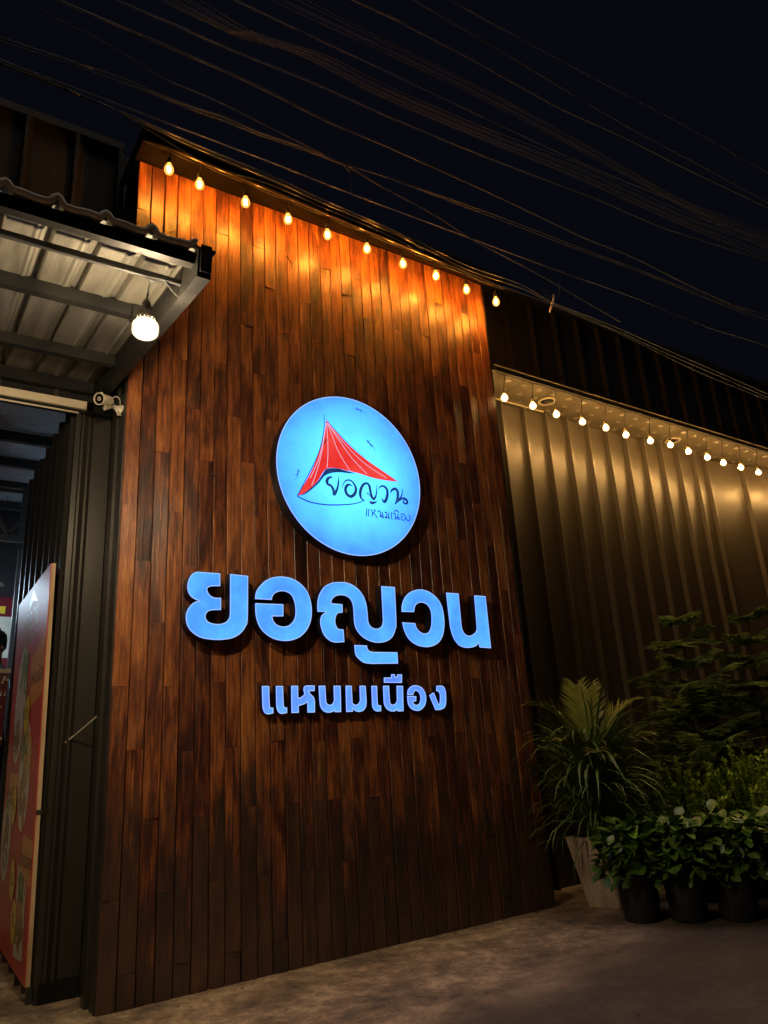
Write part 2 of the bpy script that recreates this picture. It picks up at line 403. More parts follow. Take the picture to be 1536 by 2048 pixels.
M['print_gold'] = mat_basic('golden_food_print', (0.50, 0.24, 0.05), (0.72, 0.45, 0.13), rough=0.4, nscale=26, random_obj=0.3)
M['print_dark'] = mat_basic('dark_print', (0.05, 0.03, 0.02), (0.07, 0.045, 0.03), rough=0.5)
M['print_pale'] = mat_basic('pale_banner_print', (0.70, 0.62, 0.50), (0.80, 0.74, 0.62), rough=0.35)
M['raw_wood'] = mat_basic('pale_pine_batten', (0.50, 0.34, 0.18), (0.68, 0.50, 0.30), rough=0.6, nscale=5, stretch=(8, 8, 1), bump=0.2)
M['planter'] = mat_basic('stained_concrete_planter', (0.34, 0.26, 0.20), (0.62, 0.50, 0.40), rough=0.85, nscale=5, stretch=(3, 3, 0.6), bump=0.5, bscale=40)
M['pot'] = mat_basic('black_plastic_pot', (0.012, 0.012, 0.015), (0.022, 0.022, 0.026), rough=0.5)
M['soil'] = mat_basic('dark_potting_soil', (0.02, 0.014, 0.01), (0.05, 0.035, 0.025), rough=0.95, nscale=40, bump=0.6)
M['leaf_strap'] = mat_leaf('strap_leaf', (0.075, 0.135, 0.028), (0.15, 0.235, 0.05))
M['leaf_frond'] = mat_leaf('palm_frond_leaf', (0.14, 0.17, 0.03), (0.26, 0.28, 0.05))
M['leaf_broad'] = mat_leaf('broad_glossy_leaf', (0.06, 0.14, 0.016), (0.14, 0.27, 0.032), rough=0.35)
M['leaf_small'] = mat_leaf('small_shrub_leaf', (0.24, 0.36, 0.028), (0.42, 0.56, 0.05))
M['needle'] = mat_leaf('pine_needles', (0.13, 0.19, 0.045), (0.24, 0.32, 0.07), rough=0.6)
M['dry_leaf'] = mat_basic('dry_brown_leaf', (0.14, 0.08, 0.035), (0.30, 0.19, 0.09), rough=0.8, nscale=30, random_obj=0.2)
M['bark'] = mat_basic('brown_bark', (0.07, 0.045, 0.025), (0.13, 0.09, 0.05), rough=0.85, nscale=20, bump=0.4)
M['skin'] = mat_basic('skin', (0.42, 0.24, 0.15), (0.46, 0.27, 0.18), rough=0.5)
M['hair'] = mat_basic('black_hair', (0.012, 0.010, 0.010), (0.02, 0.018, 0.018), rough=0.45)
M['shirt'] = mat_basic('light_blue_shirt', (0.30, 0.45, 0.60), (0.36, 0.52, 0.68), rough=0.8)
M['trousers'] = mat_basic('dark_trousers', (0.02, 0.02, 0.03), (0.03, 0.03, 0.04), rough=0.8)
M['rope'] = mat_basic('white_string', (0.6, 0.55, 0.45), (0.75, 0.7, 0.6), rough=0.7)

for k_, v_ in (('eave', 0.08), ('canopy_steel', 0.18), ('cable', 0.2), ('bare_cable', 0.25)):
    M[k_].node_tree.nodes['Principled BSDF'].inputs['Specular IOR Level'].default_value = v_

# ---------------------------------------------------------------- survey data (units, x and z on the wall plane)
GLYPHS = {
  'yo': [(1.969, 2.835, 1), (1.97, 2.734, 1), (1.899, 2.728, 0), (1.87, 2.713, 0), (1.869, 2.69, 0), (1.889, 2.659, 0), (1.926, 2.642, 0), (1.977, 2.643, 1), (1.978, 2.549, 1), (1.918, 2.545, 0), (1.879, 2.535, 0), (1.859, 2.51, 0), (1.858, 2.48, 0), (1.88, 2.454, 0), (1.919, 2.442, 0), (1.968, 2.441, 0), (2.017, 2.457, 0), (2.044, 2.491, 0), (2.05, 2.531, 1), (2.05, 2.836, 1), (2.199, 2.831, 1), (2.195, 2.501, 0), (2.179, 2.431, 0), (2.135, 2.373, 0), (2.072, 2.337, 0), (1.991, 2.322, 0), (1.908, 2.321, 0), (1.817, 2.336, 0), (1.748, 2.38, 0), (1.714, 2.433, 0), (1.706, 2.495, 0), (1.721, 2.546, 0), (1.752, 2.586, 0), (1.782, 2.605, 0), (1.806, 2.61, 1), (1.768, 2.623, 0), (1.734, 2.649, 0), (1.715, 2.691, 0), (1.715, 2.743, 0), (1.731, 2.791, 0), (1.756, 2.822, 0), (1.786, 2.835, 1)],
  'o': [(2.257, 2.648, 1), (2.267, 2.706, 0), (2.301, 2.758, 0), (2.35, 2.804, 0), (2.414, 2.834, 0), (2.494, 2.846, 0), (2.584, 2.836, 0), (2.665, 2.794, 0), (2.72, 2.732, 0), (2.748, 2.658, 0), (2.756, 2.574, 0), (2.743, 2.49, 0), (2.705, 2.416, 0), (2.642, 2.359, 0), (2.562, 2.329, 0), (2.483, 2.325, 0), (2.406, 2.341, 0), (2.34, 2.379, 0), (2.293, 2.43, 0), (2.266, 2.5, 0), (2.259, 2.562, 0), (2.259, 2.615, 1), (2.501, 2.618, 1), (2.499, 2.52, 1), (2.402, 2.516, 1), (2.413, 2.478, 0), (2.447, 2.448, 0), (2.496, 2.438, 0), (2.545, 2.449, 0), (2.586, 2.485, 0), (2.605, 2.531, 0), (2.608, 2.586, 0), (2.6, 2.641, 0), (2.576, 2.695, 0), (2.531, 2.721, 0), (2.481, 2.724, 0), (2.432, 2.706, 0), (2.407, 2.677, 0), (2.4, 2.649, 1)],
  'yo_ying': [(2.809, 2.571, 1), (2.811, 2.645, 0), (2.832, 2.719, 0), (2.881, 2.785, 0), (2.947, 2.821, 0), (3.026, 2.835, 0), (3.117, 2.832, 0), (3.201, 2.794, 0), (3.26, 2.727, 0), (3.286, 2.652, 0), (3.293, 2.577, 0), (3.296, 2.508, 0), (3.318, 2.466, 0), (3.355, 2.449, 0), (3.393, 2.449, 0), (3.432, 2.473, 0), (3.448, 2.519, 1), (3.451, 2.826, 1), (3.595, 2.826, 1), (3.586, 2.513, 0), (3.572, 2.447, 0), (3.535, 2.381, 0), (3.474, 2.342, 0), (3.397, 2.328, 0), (3.322, 2.334, 0), (3.238, 2.369, 0), (3.18, 2.425, 0), (3.157, 2.487, 0), (3.155, 2.582, 0), (3.15, 2.646, 0), (3.128, 2.693, 0), (3.087, 2.717, 0), (3.033, 2.722, 0), (2.978, 2.706, 0), (2.947, 2.673, 0), (2.942, 2.648, 1), (3.049, 2.644, 1), (3.046, 2.572, 1), (3.013, 2.57, 0), (2.985, 2.549, 0), (2.972, 2.502, 0), (2.979, 2.46, 0), (3.001, 2.435, 0), (3.048, 2.431, 1), (3.051, 2.326, 1), (2.96, 2.321, 0), (2.903, 2.341, 0), (2.859, 2.385, 0), (2.836, 2.446, 0), (2.831, 2.496, 0), (2.842, 2.533, 0), (2.864, 2.557, 0), (2.89, 2.572, 1)],
  'yo_ying_foot': [(3.146, 2.303, 1), (3.271, 2.301, 1), (3.272, 2.281, 0), (3.287, 2.258, 0), (3.323, 2.248, 1), (3.576, 2.248, 1), (3.575, 2.152, 1), (3.31, 2.148, 1), (3.237, 2.156, 0), (3.185, 2.187, 0), (3.153, 2.227, 0)],
  'wo': [(3.651, 2.606, 1), (3.659, 2.665, 0), (3.69, 2.73, 0), (3.746, 2.782, 0), (3.817, 2.812, 0), (3.887, 2.821, 0), (3.969, 2.806, 0), (4.049, 2.758, 0), (4.099, 2.691, 0), (4.118, 2.6, 0), (4.116, 2.508, 0), (4.092, 2.417, 0), (4.042, 2.348, 0), (3.962, 2.308, 0), (3.879, 2.299, 0), (3.786, 2.316, 0), (3.71, 2.363, 0), (3.666, 2.439, 0), (3.649, 2.512, 1), (3.789, 2.509, 1), (3.802, 2.465, 0), (3.837, 2.432, 0), (3.883, 2.419, 0), (3.93, 2.433, 0), (3.962, 2.481, 0), (3.976, 2.56, 0), (3.973, 2.628, 0), (3.943, 2.678, 0), (3.896, 2.699, 0), (3.847, 2.696, 0), (3.804, 2.666, 0), (3.785, 2.609, 1)],
  'no': [(4.169, 2.808, 1), (4.316, 2.808, 1), (4.315, 2.515, 1), (4.321, 2.469, 0), (4.346, 2.429, 0), (4.388, 2.412, 0), (4.433, 2.42, 0), (4.482, 2.45, 0), (4.499, 2.486, 1), (4.507, 2.801, 1), (4.647, 2.8, 1), (4.648, 2.3, 1), (4.509, 2.306, 1), (4.504, 2.346, 1), (4.465, 2.317, 0), (4.404, 2.302, 0), (4.33, 2.301, 0), (4.26, 2.325, 0), (4.21, 2.386, 0), (4.185, 2.465, 0), (4.179, 2.522, 1)],
  's1': [(2.33, 1.981, 1), (2.391, 1.98, 1), (2.393, 1.844, 0), (2.401, 1.819, 0), (2.423, 1.816, 1), (2.423, 1.774, 1), (2.377, 1.768, 0), (2.349, 1.782, 0), (2.337, 1.81, 0), (2.333, 1.842, 0)],
  's2': [(2.448, 1.98, 1), (2.508, 1.979, 1), (2.511, 1.841, 0), (2.519, 1.817, 0), (2.54, 1.815, 1), (2.539, 1.773, 1), (2.494, 1.768, 0), (2.466, 1.78, 0), (2.453, 1.809, 0), (2.449, 1.839, 0)],
  's3': [(2.579, 1.98, 1), (2.638, 1.979, 1), (2.638, 1.884, 1), (2.673, 1.896, 0), (2.693, 1.917, 0), (2.686, 1.944, 0), (2.692, 1.97, 0), (2.711, 1.981, 1), (2.787, 1.98, 1), (2.785, 1.936, 1), (2.736, 1.936, 1), (2.746, 1.916, 0), (2.775, 1.889, 0), (2.785, 1.857, 1), (2.782, 1.77, 1), (2.717, 1.771, 1), (2.718, 1.853, 1), (2.692, 1.837, 0), (2.639, 1.823, 1), (2.64, 1.772, 1), (2.577, 1.772, 1)],
  's4': [(2.823, 1.977, 1), (2.883, 1.977, 1), (2.887, 1.859, 0), (2.898, 1.834, 0), (2.921, 1.825, 0), (2.945, 1.835, 0), (2.96, 1.858, 1), (2.961, 1.976, 1), (3.026, 1.975, 1), (3.021, 1.766, 1), (2.962, 1.767, 1), (2.959, 1.779, 1), (2.936, 1.768, 0), (2.9, 1.765, 0), (2.859, 1.779, 0), (2.833, 1.815, 0), (2.827, 1.861, 0)],
  's5': [(3.074, 1.975, 1), (3.131, 1.974, 1), (3.132, 1.833, 1), (3.159, 1.82, 0), (3.186, 1.827, 0), (3.205, 1.849, 1), (3.208, 1.973, 1), (3.266, 1.972, 1), (3.268, 1.846, 0), (3.258, 1.799, 0), (3.231, 1.771, 0), (3.193, 1.762, 0), (3.156, 1.77, 0), (3.134, 1.79, 1), (3.132, 1.766, 1), (3.07, 1.765, 1)],
  's6': [(3.324, 1.971, 1), (3.38, 1.97, 1), (3.377, 1.833, 0), (3.386, 1.811, 0), (3.408, 1.809, 1), (3.407, 1.762, 1), (3.364, 1.761, 0), (3.336, 1.776, 0), (3.323, 1.804, 0), (3.322, 1.839, 0)],
  's7': [(3.441, 1.97, 1), (3.501, 1.97, 1), (3.501, 1.841, 0), (3.512, 1.817, 0), (3.534, 1.812, 0), (3.559, 1.823, 0), (3.574, 1.845, 1), (3.58, 1.969, 1), (3.645, 1.966, 1), (3.634, 1.755, 1), (3.575, 1.755, 1), (3.572, 1.769, 1), (3.541, 1.756, 0), (3.501, 1.759, 0), (3.463, 1.78, 0), (3.442, 1.815, 0), (3.439, 1.848, 0)],
  's8': [(3.455, 2.039, 1), (3.529, 2.039, 1), (3.531, 2.066, 1), (3.567, 2.066, 1), (3.571, 2.045, 1), (3.59, 2.045, 1), (3.594, 2.065, 1), (3.643, 2.064, 1), (3.637, 1.993, 1), (3.452, 1.996, 1)],
  's9': [(3.684, 1.889, 1), (3.697, 1.935, 0), (3.741, 1.966, 0), (3.79, 1.97, 0), (3.845, 1.95, 0), (3.877, 1.905, 0), (3.883, 1.855, 0), (3.866, 1.8, 0), (3.82, 1.762, 0), (3.771, 1.754, 0), (3.717, 1.773, 0), (3.687, 1.815, 0), (3.683, 1.881, 1), (3.778, 1.877, 1), (3.774, 1.835, 1), (3.739, 1.833, 1), (3.751, 1.811, 0), (3.778, 1.804, 0), (3.807, 1.817, 0), (3.822, 1.856, 0), (3.815, 1.9, 0), (3.786, 1.923, 0), (3.76, 1.916, 0), (3.748, 1.888, 1)],
  's10': [(3.92, 1.882, 1), (3.971, 1.907, 1), (4.013, 1.805, 1), (4.026, 1.812, 0), (4.034, 1.846, 0), (4.037, 1.885, 0), (4.026, 1.911, 0), (4.001, 1.918, 1), (4.006, 1.963, 1), (4.054, 1.965, 0), (4.089, 1.953, 0), (4.104, 1.913, 0), (4.102, 1.839, 0), (4.086, 1.783, 0), (4.04, 1.758, 0), (3.976, 1.754, 1)],
  'tent': [(2.958, 4.332, 1), (2.934, 4.212, 0), (2.895, 4.063, 0), (2.837, 3.913, 0), (2.76, 3.754, 0), (2.646, 3.558, 1), (2.715, 3.596, 0), (2.787, 3.659, 0), (2.851, 3.729, 0), (2.895, 3.799, 0), (2.93, 3.844, 0), (2.976, 3.866, 0), (3.056, 3.876, 0), (3.153, 3.868, 0), (3.273, 3.861, 0), (3.428, 3.839, 0), (3.577, 3.835, 0), (3.704, 3.843, 1), (3.559, 3.915, 0), (3.338, 4.026, 0), (3.177, 4.133, 0), (3.041, 4.248, 0)],
  'lining': [(2.895, 3.792, 1), (2.93, 3.843, 0), (2.976, 3.864, 0), (3.056, 3.875, 0), (3.152, 3.865, 0), (3.25, 3.856, 1), (3.173, 3.846, 0), (3.087, 3.841, 0), (3.022, 3.83, 0), (2.958, 3.807, 0), (2.909, 3.772, 0), (2.86, 3.709, 0), (2.792, 3.643, 0), (2.719, 3.585, 0), (2.648, 3.557, 1), (2.715, 3.596, 0), (2.787, 3.659, 0), (2.851, 3.727, 0)],
}
STROKES = {
  'white': [[(2.96, 4.299, 0.0053), (2.964, 4.166, 0.0053), (2.962, 4.014, 0.0053), (2.947, 3.866, 0.0053)], [(2.951, 4.287, 0.0053), (2.931, 4.17, 0.0053), (2.898, 4.003, 0.0053), (2.85, 3.836, 0.0053), (2.788, 3.676, 0.0053)], [(2.945, 4.265, 0.0053), (2.915, 4.107, 0.0053), (2.858, 3.916, 0.0053), (2.775, 3.742, 0.0053)], [(2.966, 4.3, 0.0053), (3.016, 4.176, 0.0053), (3.074, 4.033, 0.0053), (3.185, 3.868, 0.0053)], [(2.97, 4.301, 0.0053), (3.08, 4.157, 0.0053), (3.214, 3.995, 0.0053), (3.36, 3.87, 0.0053)], [(2.978, 4.293, 0.0053), (3.123, 4.144, 0.0053), (3.335, 3.974, 0.0053), (3.575, 3.861, 0.0053)]],
  'arc': [[(2.646, 3.556, 0.0085), (2.713, 3.532, 0.0096), (2.782, 3.517, 0.0096), (2.884, 3.513, 0.0096), (2.987, 3.52, 0.0096), (3.147, 3.545, 0.0085), (3.245, 3.572, 0.0075), (3.318, 3.604, 0.0064)], [(2.938, 4.383, 0.0032), (2.936, 4.315, 0.0053), (2.927, 4.211, 0.0064), (2.883, 4.04, 0.0064), (2.826, 3.901, 0.0064), (2.739, 3.732, 0.0064), (2.646, 3.558, 0.0075)], [(2.955, 4.345, 0.0021), (3.041, 4.253, 0.0053), (3.178, 4.141, 0.0043), (3.339, 4.031, 0.0043)]],
  'hand': [[(2.992, 3.784, 0.0103), (2.955, 3.767, 0.0191), (2.939, 3.734, 0.022), (2.949, 3.708, 0.0191), (2.977, 3.699, 0.0176), (2.996, 3.675, 0.0206), (3.005, 3.642, 0.0206), (3.006, 3.621, 0.022), (3.027, 3.649, 0.0191), (3.046, 3.695, 0.0147), (3.056, 3.744, 0.0118), (3.063, 3.8, 0.0037)], [(3.093, 3.695, 0.0044), (3.107, 3.738, 0.0073), (3.142, 3.774, 0.0103), (3.186, 3.777, 0.0118), (3.219, 3.747, 0.0147), (3.234, 3.708, 0.0191), (3.225, 3.665, 0.022), (3.186, 3.626, 0.022), (3.146, 3.634, 0.022), (3.125, 3.672, 0.022), (3.135, 3.714, 0.0206), (3.162, 3.735, 0.0162), (3.195, 3.73, 0.0059)], [(3.316, 3.608, 0.0059), (3.29, 3.616, 0.0132), (3.277, 3.652, 0.0206), (3.284, 3.701, 0.022), (3.313, 3.754, 0.0191), (3.353, 3.775, 0.0162), (3.379, 3.756, 0.0206), (3.387, 3.708, 0.0191), (3.399, 3.654, 0.0191), (3.417, 3.633, 0.0191), (3.442, 3.66, 0.0132), (3.457, 3.718, 0.0088), (3.466, 3.782, 0.0037)], [(3.375, 3.6, 0.0103), (3.395, 3.592, 0.022), (3.426, 3.599, 0.0147), (3.452, 3.614, 0.0037)], [(3.482, 3.739, 0.0044), (3.5, 3.763, 0.0103), (3.532, 3.774, 0.0147), (3.566, 3.754, 0.0191), (3.575, 3.713, 0.0206), (3.563, 3.662, 0.0206), (3.541, 3.624, 0.022), (3.521, 3.625, 0.0162), (3.515, 3.649, 0.0059)], [(3.611, 3.722, 0.0073), (3.629, 3.749, 0.0162), (3.667, 3.765, 0.0206), (3.689, 3.743, 0.0206), (3.689, 3.693, 0.022), (3.673, 3.641, 0.0176), (3.651, 3.614, 0.0073)], [(3.747, 3.78, 0.0037), (3.741, 3.729, 0.0088), (3.717, 3.683, 0.0118), (3.681, 3.643, 0.0147), (3.724, 3.673, 0.0147), (3.765, 3.682, 0.0176), (3.792, 3.66, 0.0191), (3.782, 3.634, 0.0162), (3.749, 3.637, 0.0118), (3.749, 3.657, 0.0088), (3.768, 3.67, 0.0073)]],
  'small': [[(3.341, 3.527, 0.0073), (3.331, 3.481, 0.0073), (3.335, 3.46, 0.0073)], [(3.36, 3.527, 0.0073), (3.354, 3.484, 0.0073), (3.358, 3.461, 0.0073)], [(3.379, 3.521, 0.0073), (3.394, 3.518, 0.0073), (3.392, 3.465, 0.0073)], [(3.393, 3.482, 0.0073), (3.42, 3.511, 0.0073), (3.429, 3.526, 0.0073), (3.416, 3.526, 0.0073)], [(3.41, 3.496, 0.0073), (3.433, 3.473, 0.0073), (3.443, 3.455, 0.0073)], [(3.455, 3.513, 0.0073), (3.471, 3.526, 0.0073), (3.482, 3.506, 0.0073), (3.477, 3.468, 0.0073), (3.504, 3.488, 0.0073), (3.516, 3.47, 0.0073), (3.502, 3.461, 0.0073), (3.495, 3.473, 0.0073), (3.506, 3.516, 0.0073)], [(3.533, 3.512, 0.0073), (3.549, 3.521, 0.0073), (3.552, 3.494, 0.0073), (3.541, 3.465, 0.0073), (3.532, 3.47, 0.0073), (3.549, 3.474, 0.0073), (3.569, 3.468, 0.0073), (3.577, 3.464, 0.0073)], [(3.576, 3.518, 0.0073), (3.57, 3.482, 0.0073), (3.576, 3.462, 0.0073)], [(3.608, 3.525, 0.0073), (3.599, 3.486, 0.0073), (3.607, 3.46, 0.0073)], [(3.623, 3.513, 0.0073), (3.64, 3.522, 0.0073), (3.646, 3.498, 0.0073), (3.641, 3.464, 0.0073), (3.669, 3.487, 0.0073), (3.69, 3.479, 0.0073), (3.679, 3.466, 0.0073), (3.67, 3.477, 0.0073), (3.678, 3.516, 0.0073)], [(3.637, 3.537, 0.0073), (3.658, 3.552, 0.0073), (3.687, 3.536, 0.0073)], [(3.67, 3.552, 0.0073), (3.673, 3.54, 0.0073)], [(3.707, 3.512, 0.0073), (3.728, 3.525, 0.0073), (3.755, 3.514, 0.0073), (3.757, 3.483, 0.0073), (3.731, 3.463, 0.0073), (3.708, 3.477, 0.0073), (3.718, 3.498, 0.0073), (3.734, 3.498, 0.0073)], [(3.77, 3.492, 0.0073), (3.776, 3.468, 0.0073), (3.796, 3.467, 0.0073), (3.811, 3.5, 0.0073), (3.801, 3.522, 0.0073)]],
}
CABLES = {
  'c1': (-1.2, [(0.354, 6.558), (0.81, 6.576), (1.292, 6.594), (1.867, 6.597), (2.459, 6.564), (3.055, 6.582), (3.906, 6.587), (4.709, 6.578), (5.612, 6.554), (6.437, 6.591), (7.338, 6.554), (8.36, 6.555), (9.167, 6.647)]),
  'c2': (-1.6, [(0.659, 6.301), (0.956, 6.324), (1.237, 6.336), (1.613, 6.356), (2.129, 6.403), (2.789, 6.426), (3.066, 6.444), (3.722, 6.489), (4.665, 6.582), (5.421, 6.661), (6.393, 6.717), (7.341, 6.852), (8.647, 7.054)]),
  'c4': (-2.0, [(1.34, 6.291), (1.822, 6.312), (2.528, 6.355), (3.52, 6.402), (4.402, 6.452), (5.444, 6.544), (7.178, 6.747), (7.878, 6.822)]),
  'c6': (-2.4, [(1.957, 6.276), (2.27, 6.314), (3.056, 6.362), (3.981, 6.377), (4.768, 6.466), (5.669, 6.529), (7.139, 6.666)]),
  'c7': (-2.5, [(2.468, 6.461), (3.109, 6.467), (3.894, 6.461), (4.812, 6.466), (5.913, 6.528), (6.931, 6.57)]),
  'c8': (-2.7, [(2.619, 6.332), (3.077, 6.365), (3.683, 6.419), (4.26, 6.466), (5.266, 6.569), (6.286, 6.621), (6.624, 6.653)]),
  'c9': (-1.0, [(0.251, 6.622), (0.678, 6.597), (1.144, 6.496), (1.565, 6.496), (2.087, 6.45), (2.759, 6.391)]),
  'c10': (-1.0, [(0.047, 6.238), (0.523, 6.289), (0.835, 6.323), (1.093, 6.319), (1.364, 6.329), (1.649, 6.361), (1.973, 6.357), (2.318, 6.392), (2.785, 6.403), (3.174, 6.454), (3.901, 6.518), (4.719, 6.576), (5.844, 6.627), (6.998, 6.688), (9.566, 6.8)]),
  'c10b': (-1.03, [(0.049, 6.176), (0.522, 6.221), (0.831, 6.253), (1.086, 6.262), (1.355, 6.267), (1.638, 6.292), (1.96, 6.298), (2.301, 6.332), (2.766, 6.364), (3.152, 6.421), (3.872, 6.459), (4.681, 6.502), (5.797, 6.557), (6.942, 6.622), (9.484, 6.719)]),
  'c11': (-0.8, [(1.64, 6.293), (2.176, 6.307), (2.662, 6.307), (3.291, 6.319), (4.355, 6.351), (5.612, 6.388), (6.891, 6.447), (8.391, 6.458), (9.812, 6.56)]),
  'c12': (-0.9, [(2.848, 6.508), (3.236, 6.43), (3.819, 6.353), (4.26, 6.239), (4.921, 6.162), (5.452, 6.079), (6.394, 5.913)]),
  'c13': (-0.55, [(0.487, 6.473), (0.898, 6.464), (1.176, 6.441), (1.511, 6.405), (2.242, 6.377), (2.745, 6.34), (3.45, 6.304), (3.971, 6.248), (4.517, 6.184), (5.229, 6.205), (5.681, 6.159), (6.246, 6.13), (6.943, 6.095), (7.695, 6.035), (8.959, 5.962), (9.977, 5.898)]),
  'c13b': (-0.58, [(0.483, 6.457), (0.892, 6.443), (1.168, 6.431), (1.501, 6.406), (2.228, 6.386), (2.729, 6.345), (3.431, 6.305), (3.951, 6.263), (4.496, 6.206), (5.204, 6.223), (5.648, 6.144), (6.213, 6.13), (6.911, 6.112), (7.662, 6.061), (8.924, 5.993), (9.939, 5.931)]),
  'c14': (-0.6, [(0.069, 6.468), (0.481, 6.436), (0.85, 6.418), (1.166, 6.34), (1.67, 6.227), (2.218, 6.267), (2.714, 6.234), (3.411, 6.201), (3.924, 6.132), (4.464, 6.078), (5.165, 6.09), (5.695, 6.081), (6.865, 6.018), (8.301, 5.871), (9.858, 5.81)]),
  'n0': (-1.8, [(0.9, 6.231), (1.346, 6.235), (1.922, 6.355), (2.655, 6.339), (3.691, 6.424), (4.959, 6.54), (6.528, 6.626), (8.201, 6.779)]),
  'n1': (-1.85, [(0.913, 6.182), (1.345, 6.18), (1.916, 6.3), (2.619, 6.287), (3.642, 6.37), (4.894, 6.489), (6.444, 6.575), (8.1, 6.739)]),
  'n2': (-1.9000000000000001, [(0.941, 6.143), (1.355, 6.132), (1.922, 6.252), (2.584, 6.242), (3.594, 6.324), (4.832, 6.45), (6.363, 6.535), (8.007, 6.717)]),
  'n3': (-1.9500000000000002, [(0.958, 6.097), (1.356, 6.079), (1.918, 6.198), (2.549, 6.191), (3.545, 6.273), (4.768, 6.402), (6.28, 6.487), (7.908, 6.682)]),
  'n4': (-2.0, [(0.999, 6.067), (1.375, 6.037), (1.935, 6.156), (2.514, 6.154), (3.498, 6.234), (4.708, 6.372), (6.202, 6.458), (7.821, 6.677)]),
  'n5': (-2.05, [(1.02, 6.023), (1.379, 5.985), (1.935, 6.105), (2.479, 6.105), (3.449, 6.184), (4.644, 6.327), (6.119, 6.412), (7.724, 6.645)]),
  'n6': (-2.1, [(1.07, 5.999), (1.403, 5.946), (1.958, 6.067), (2.444, 6.072), (3.403, 6.15), (4.585, 6.303), (6.042, 6.388), (7.641, 6.651)]),
  'm0': (-2.2, [(1.502, 6.169), (2.393, 6.247), (3.339, 6.304), (4.48, 6.319), (5.879, 6.304), (7.352, 6.344)]),
  'm1': (-2.25, [(1.543, 6.138), (2.358, 6.204), (3.291, 6.259), (4.416, 6.271), (5.795, 6.254), (7.264, 6.335)]),
  'm2': (-2.3000000000000003, [(1.554, 6.089), (2.322, 6.147), (3.241, 6.2), (4.349, 6.211), (5.707, 6.192), (7.163, 6.296)]),
  'm3': (-2.35, [(1.621, 6.076), (2.288, 6.116), (3.195, 6.165), (4.287, 6.173), (5.626, 6.15), (7.086, 6.314)]),
  'm4': (-2.4000000000000004, [(1.66, 6.044), (2.253, 6.07), (3.146, 6.117), (4.223, 6.123), (5.541, 6.097), (6.996, 6.301)]),
}
EAVE_BULBS = [(1.42, 6.342), (1.692, 6.3), (2.123, 6.285), (2.549, 6.266), (2.971, 6.25), (3.421, 6.252), (3.857, 6.225), (4.282, 6.222), (4.694, 6.18), (5.116, 6.158)]
SOFFIT_BULBS = [(5.331, 5.126), (5.768, 5.119), (6.142, 5.087), (6.582, 5.076), (7.002, 5.077), (7.37, 5.05), (7.852, 5.054), (8.269, 5.071), (8.649, 5.042), (9.07, 5.024), (9.437, 5.001), (9.863, 4.999), (10.305, 4.989)]
# ---------------------------------------------------------------- the ground
g = MB(); nx = 60
for (x0, x1, y0, y1) in [(-60, 90, -60, 90)]:
    g.box(x0, x1, y0, y1, -0.3, -0.012)
o = tag(g.build('road', M['asphalt']), kind='structure')
o['label'] = 'dark asphalt yard in front of the building'
# the concrete apron along the building: an uneven outer edge
rg = random.Random(11)
g = MB(); top = []; n = 90
for i in range(n + 1):
    x = -9 + i * 0.25
    e = -5.6 + 0.10 * sin(x * 1.3) + 0.06 * sin(x * 3.7 + 1) + rg.uniform(-0.02, 0.02)

    top.append((x, e))
vs = []; fs = []
for x, e in top: vs += [(x, e, 0.0), (x, 14.0, 0.0), (x, e - 0.05, -0.013)]
for i in range(n):
    a, b = 3 * i, 3 * i + 3
    fs += [(a, b, b + 1, a + 1), (a + 2, b + 2, b, a)]
g.add(vs, fs)
tag(g.build('pavement', M['ground']), 'worn brown concrete apron along the foot of the building', kind='structure')
g = MB(); rg = random.Random(5)
for i in range(900):
    x = rg.uniform(0.3, 7.0); y = rg.uniform(-2.7, -0.04); r = rg.uniform(.003, .008) if rg.random() < .93 else rg.uniform(.010, .018)
    q = [(x + r * cos(a) * rg.uniform(.7, 1.2), y + r * sin(a) * rg.uniform(.7, 1.2), 0.001) for a in [k * 2 * PI / 5 for k in range(5)]]
    g.add(q + [(x, y, r * rg.uniform(.5, .9))], [(k, (k + 1) % 5, 5) for k in range(5)])
tag(g.build('gravel', M['ground']), 'loose grit scattered on the concrete', kind='stuff')

# ---------------------------------------------------------------- corrugated sheet walls
WY = 0.55
def rib_panel(w, z0, z1, rib=0.085, h=0.064, y=0.0, swage=False):
    """one cover width of ribbed sheet, rib at its right edge; local x 0..w"""
    pr = [(0.0, 0.0)]
    if swage:
        for f in (0.33, 0.62):
            c = (w - rib) * f
            pr += [(c - .022, 0.0), (c - .006, -.003), (c + .006, -.003), (c + .022, 0.0)]
    pr += [(w - rib, 0.0), (w - rib * .86, -h), (w - rib * .52, -h), (w, 0.0), (w + 0.004, 0.004)]
    vs = []; fs = []
    for x, yy in pr: vs += [(x, y + yy, z0), (x, y + yy, z1)]
    for i in range(len(pr) - 1): fs.append((2 * i, 2 * i + 2, 2 * i + 3, 2 * i + 1))
    return MB().add(vs, fs)

def sheet_wall(t, x_edges, z0, z1, y, mat, **kw):
    """panels between successive rib positions, shared mesh per width"""
    cache = {}
    for a, b in zip(x_edges[:-1], x_edges[1:]):
        key = round(b - a, 3)
        if key not in cache:
            mb = rib_panel(b - a, z0, z1, **kw)
            me = bpy.data.meshes.new('metal_panel')
            me.from_pydata([Vector(p) * K for p in mb.v], [], mb.f)
            me.materials.append(mat); cache[key] = me
        L0 = RL[t.name]
        link('metal_panel', cache[key], t, loc=(a - L0.x, y - L0.y, -L0.z))

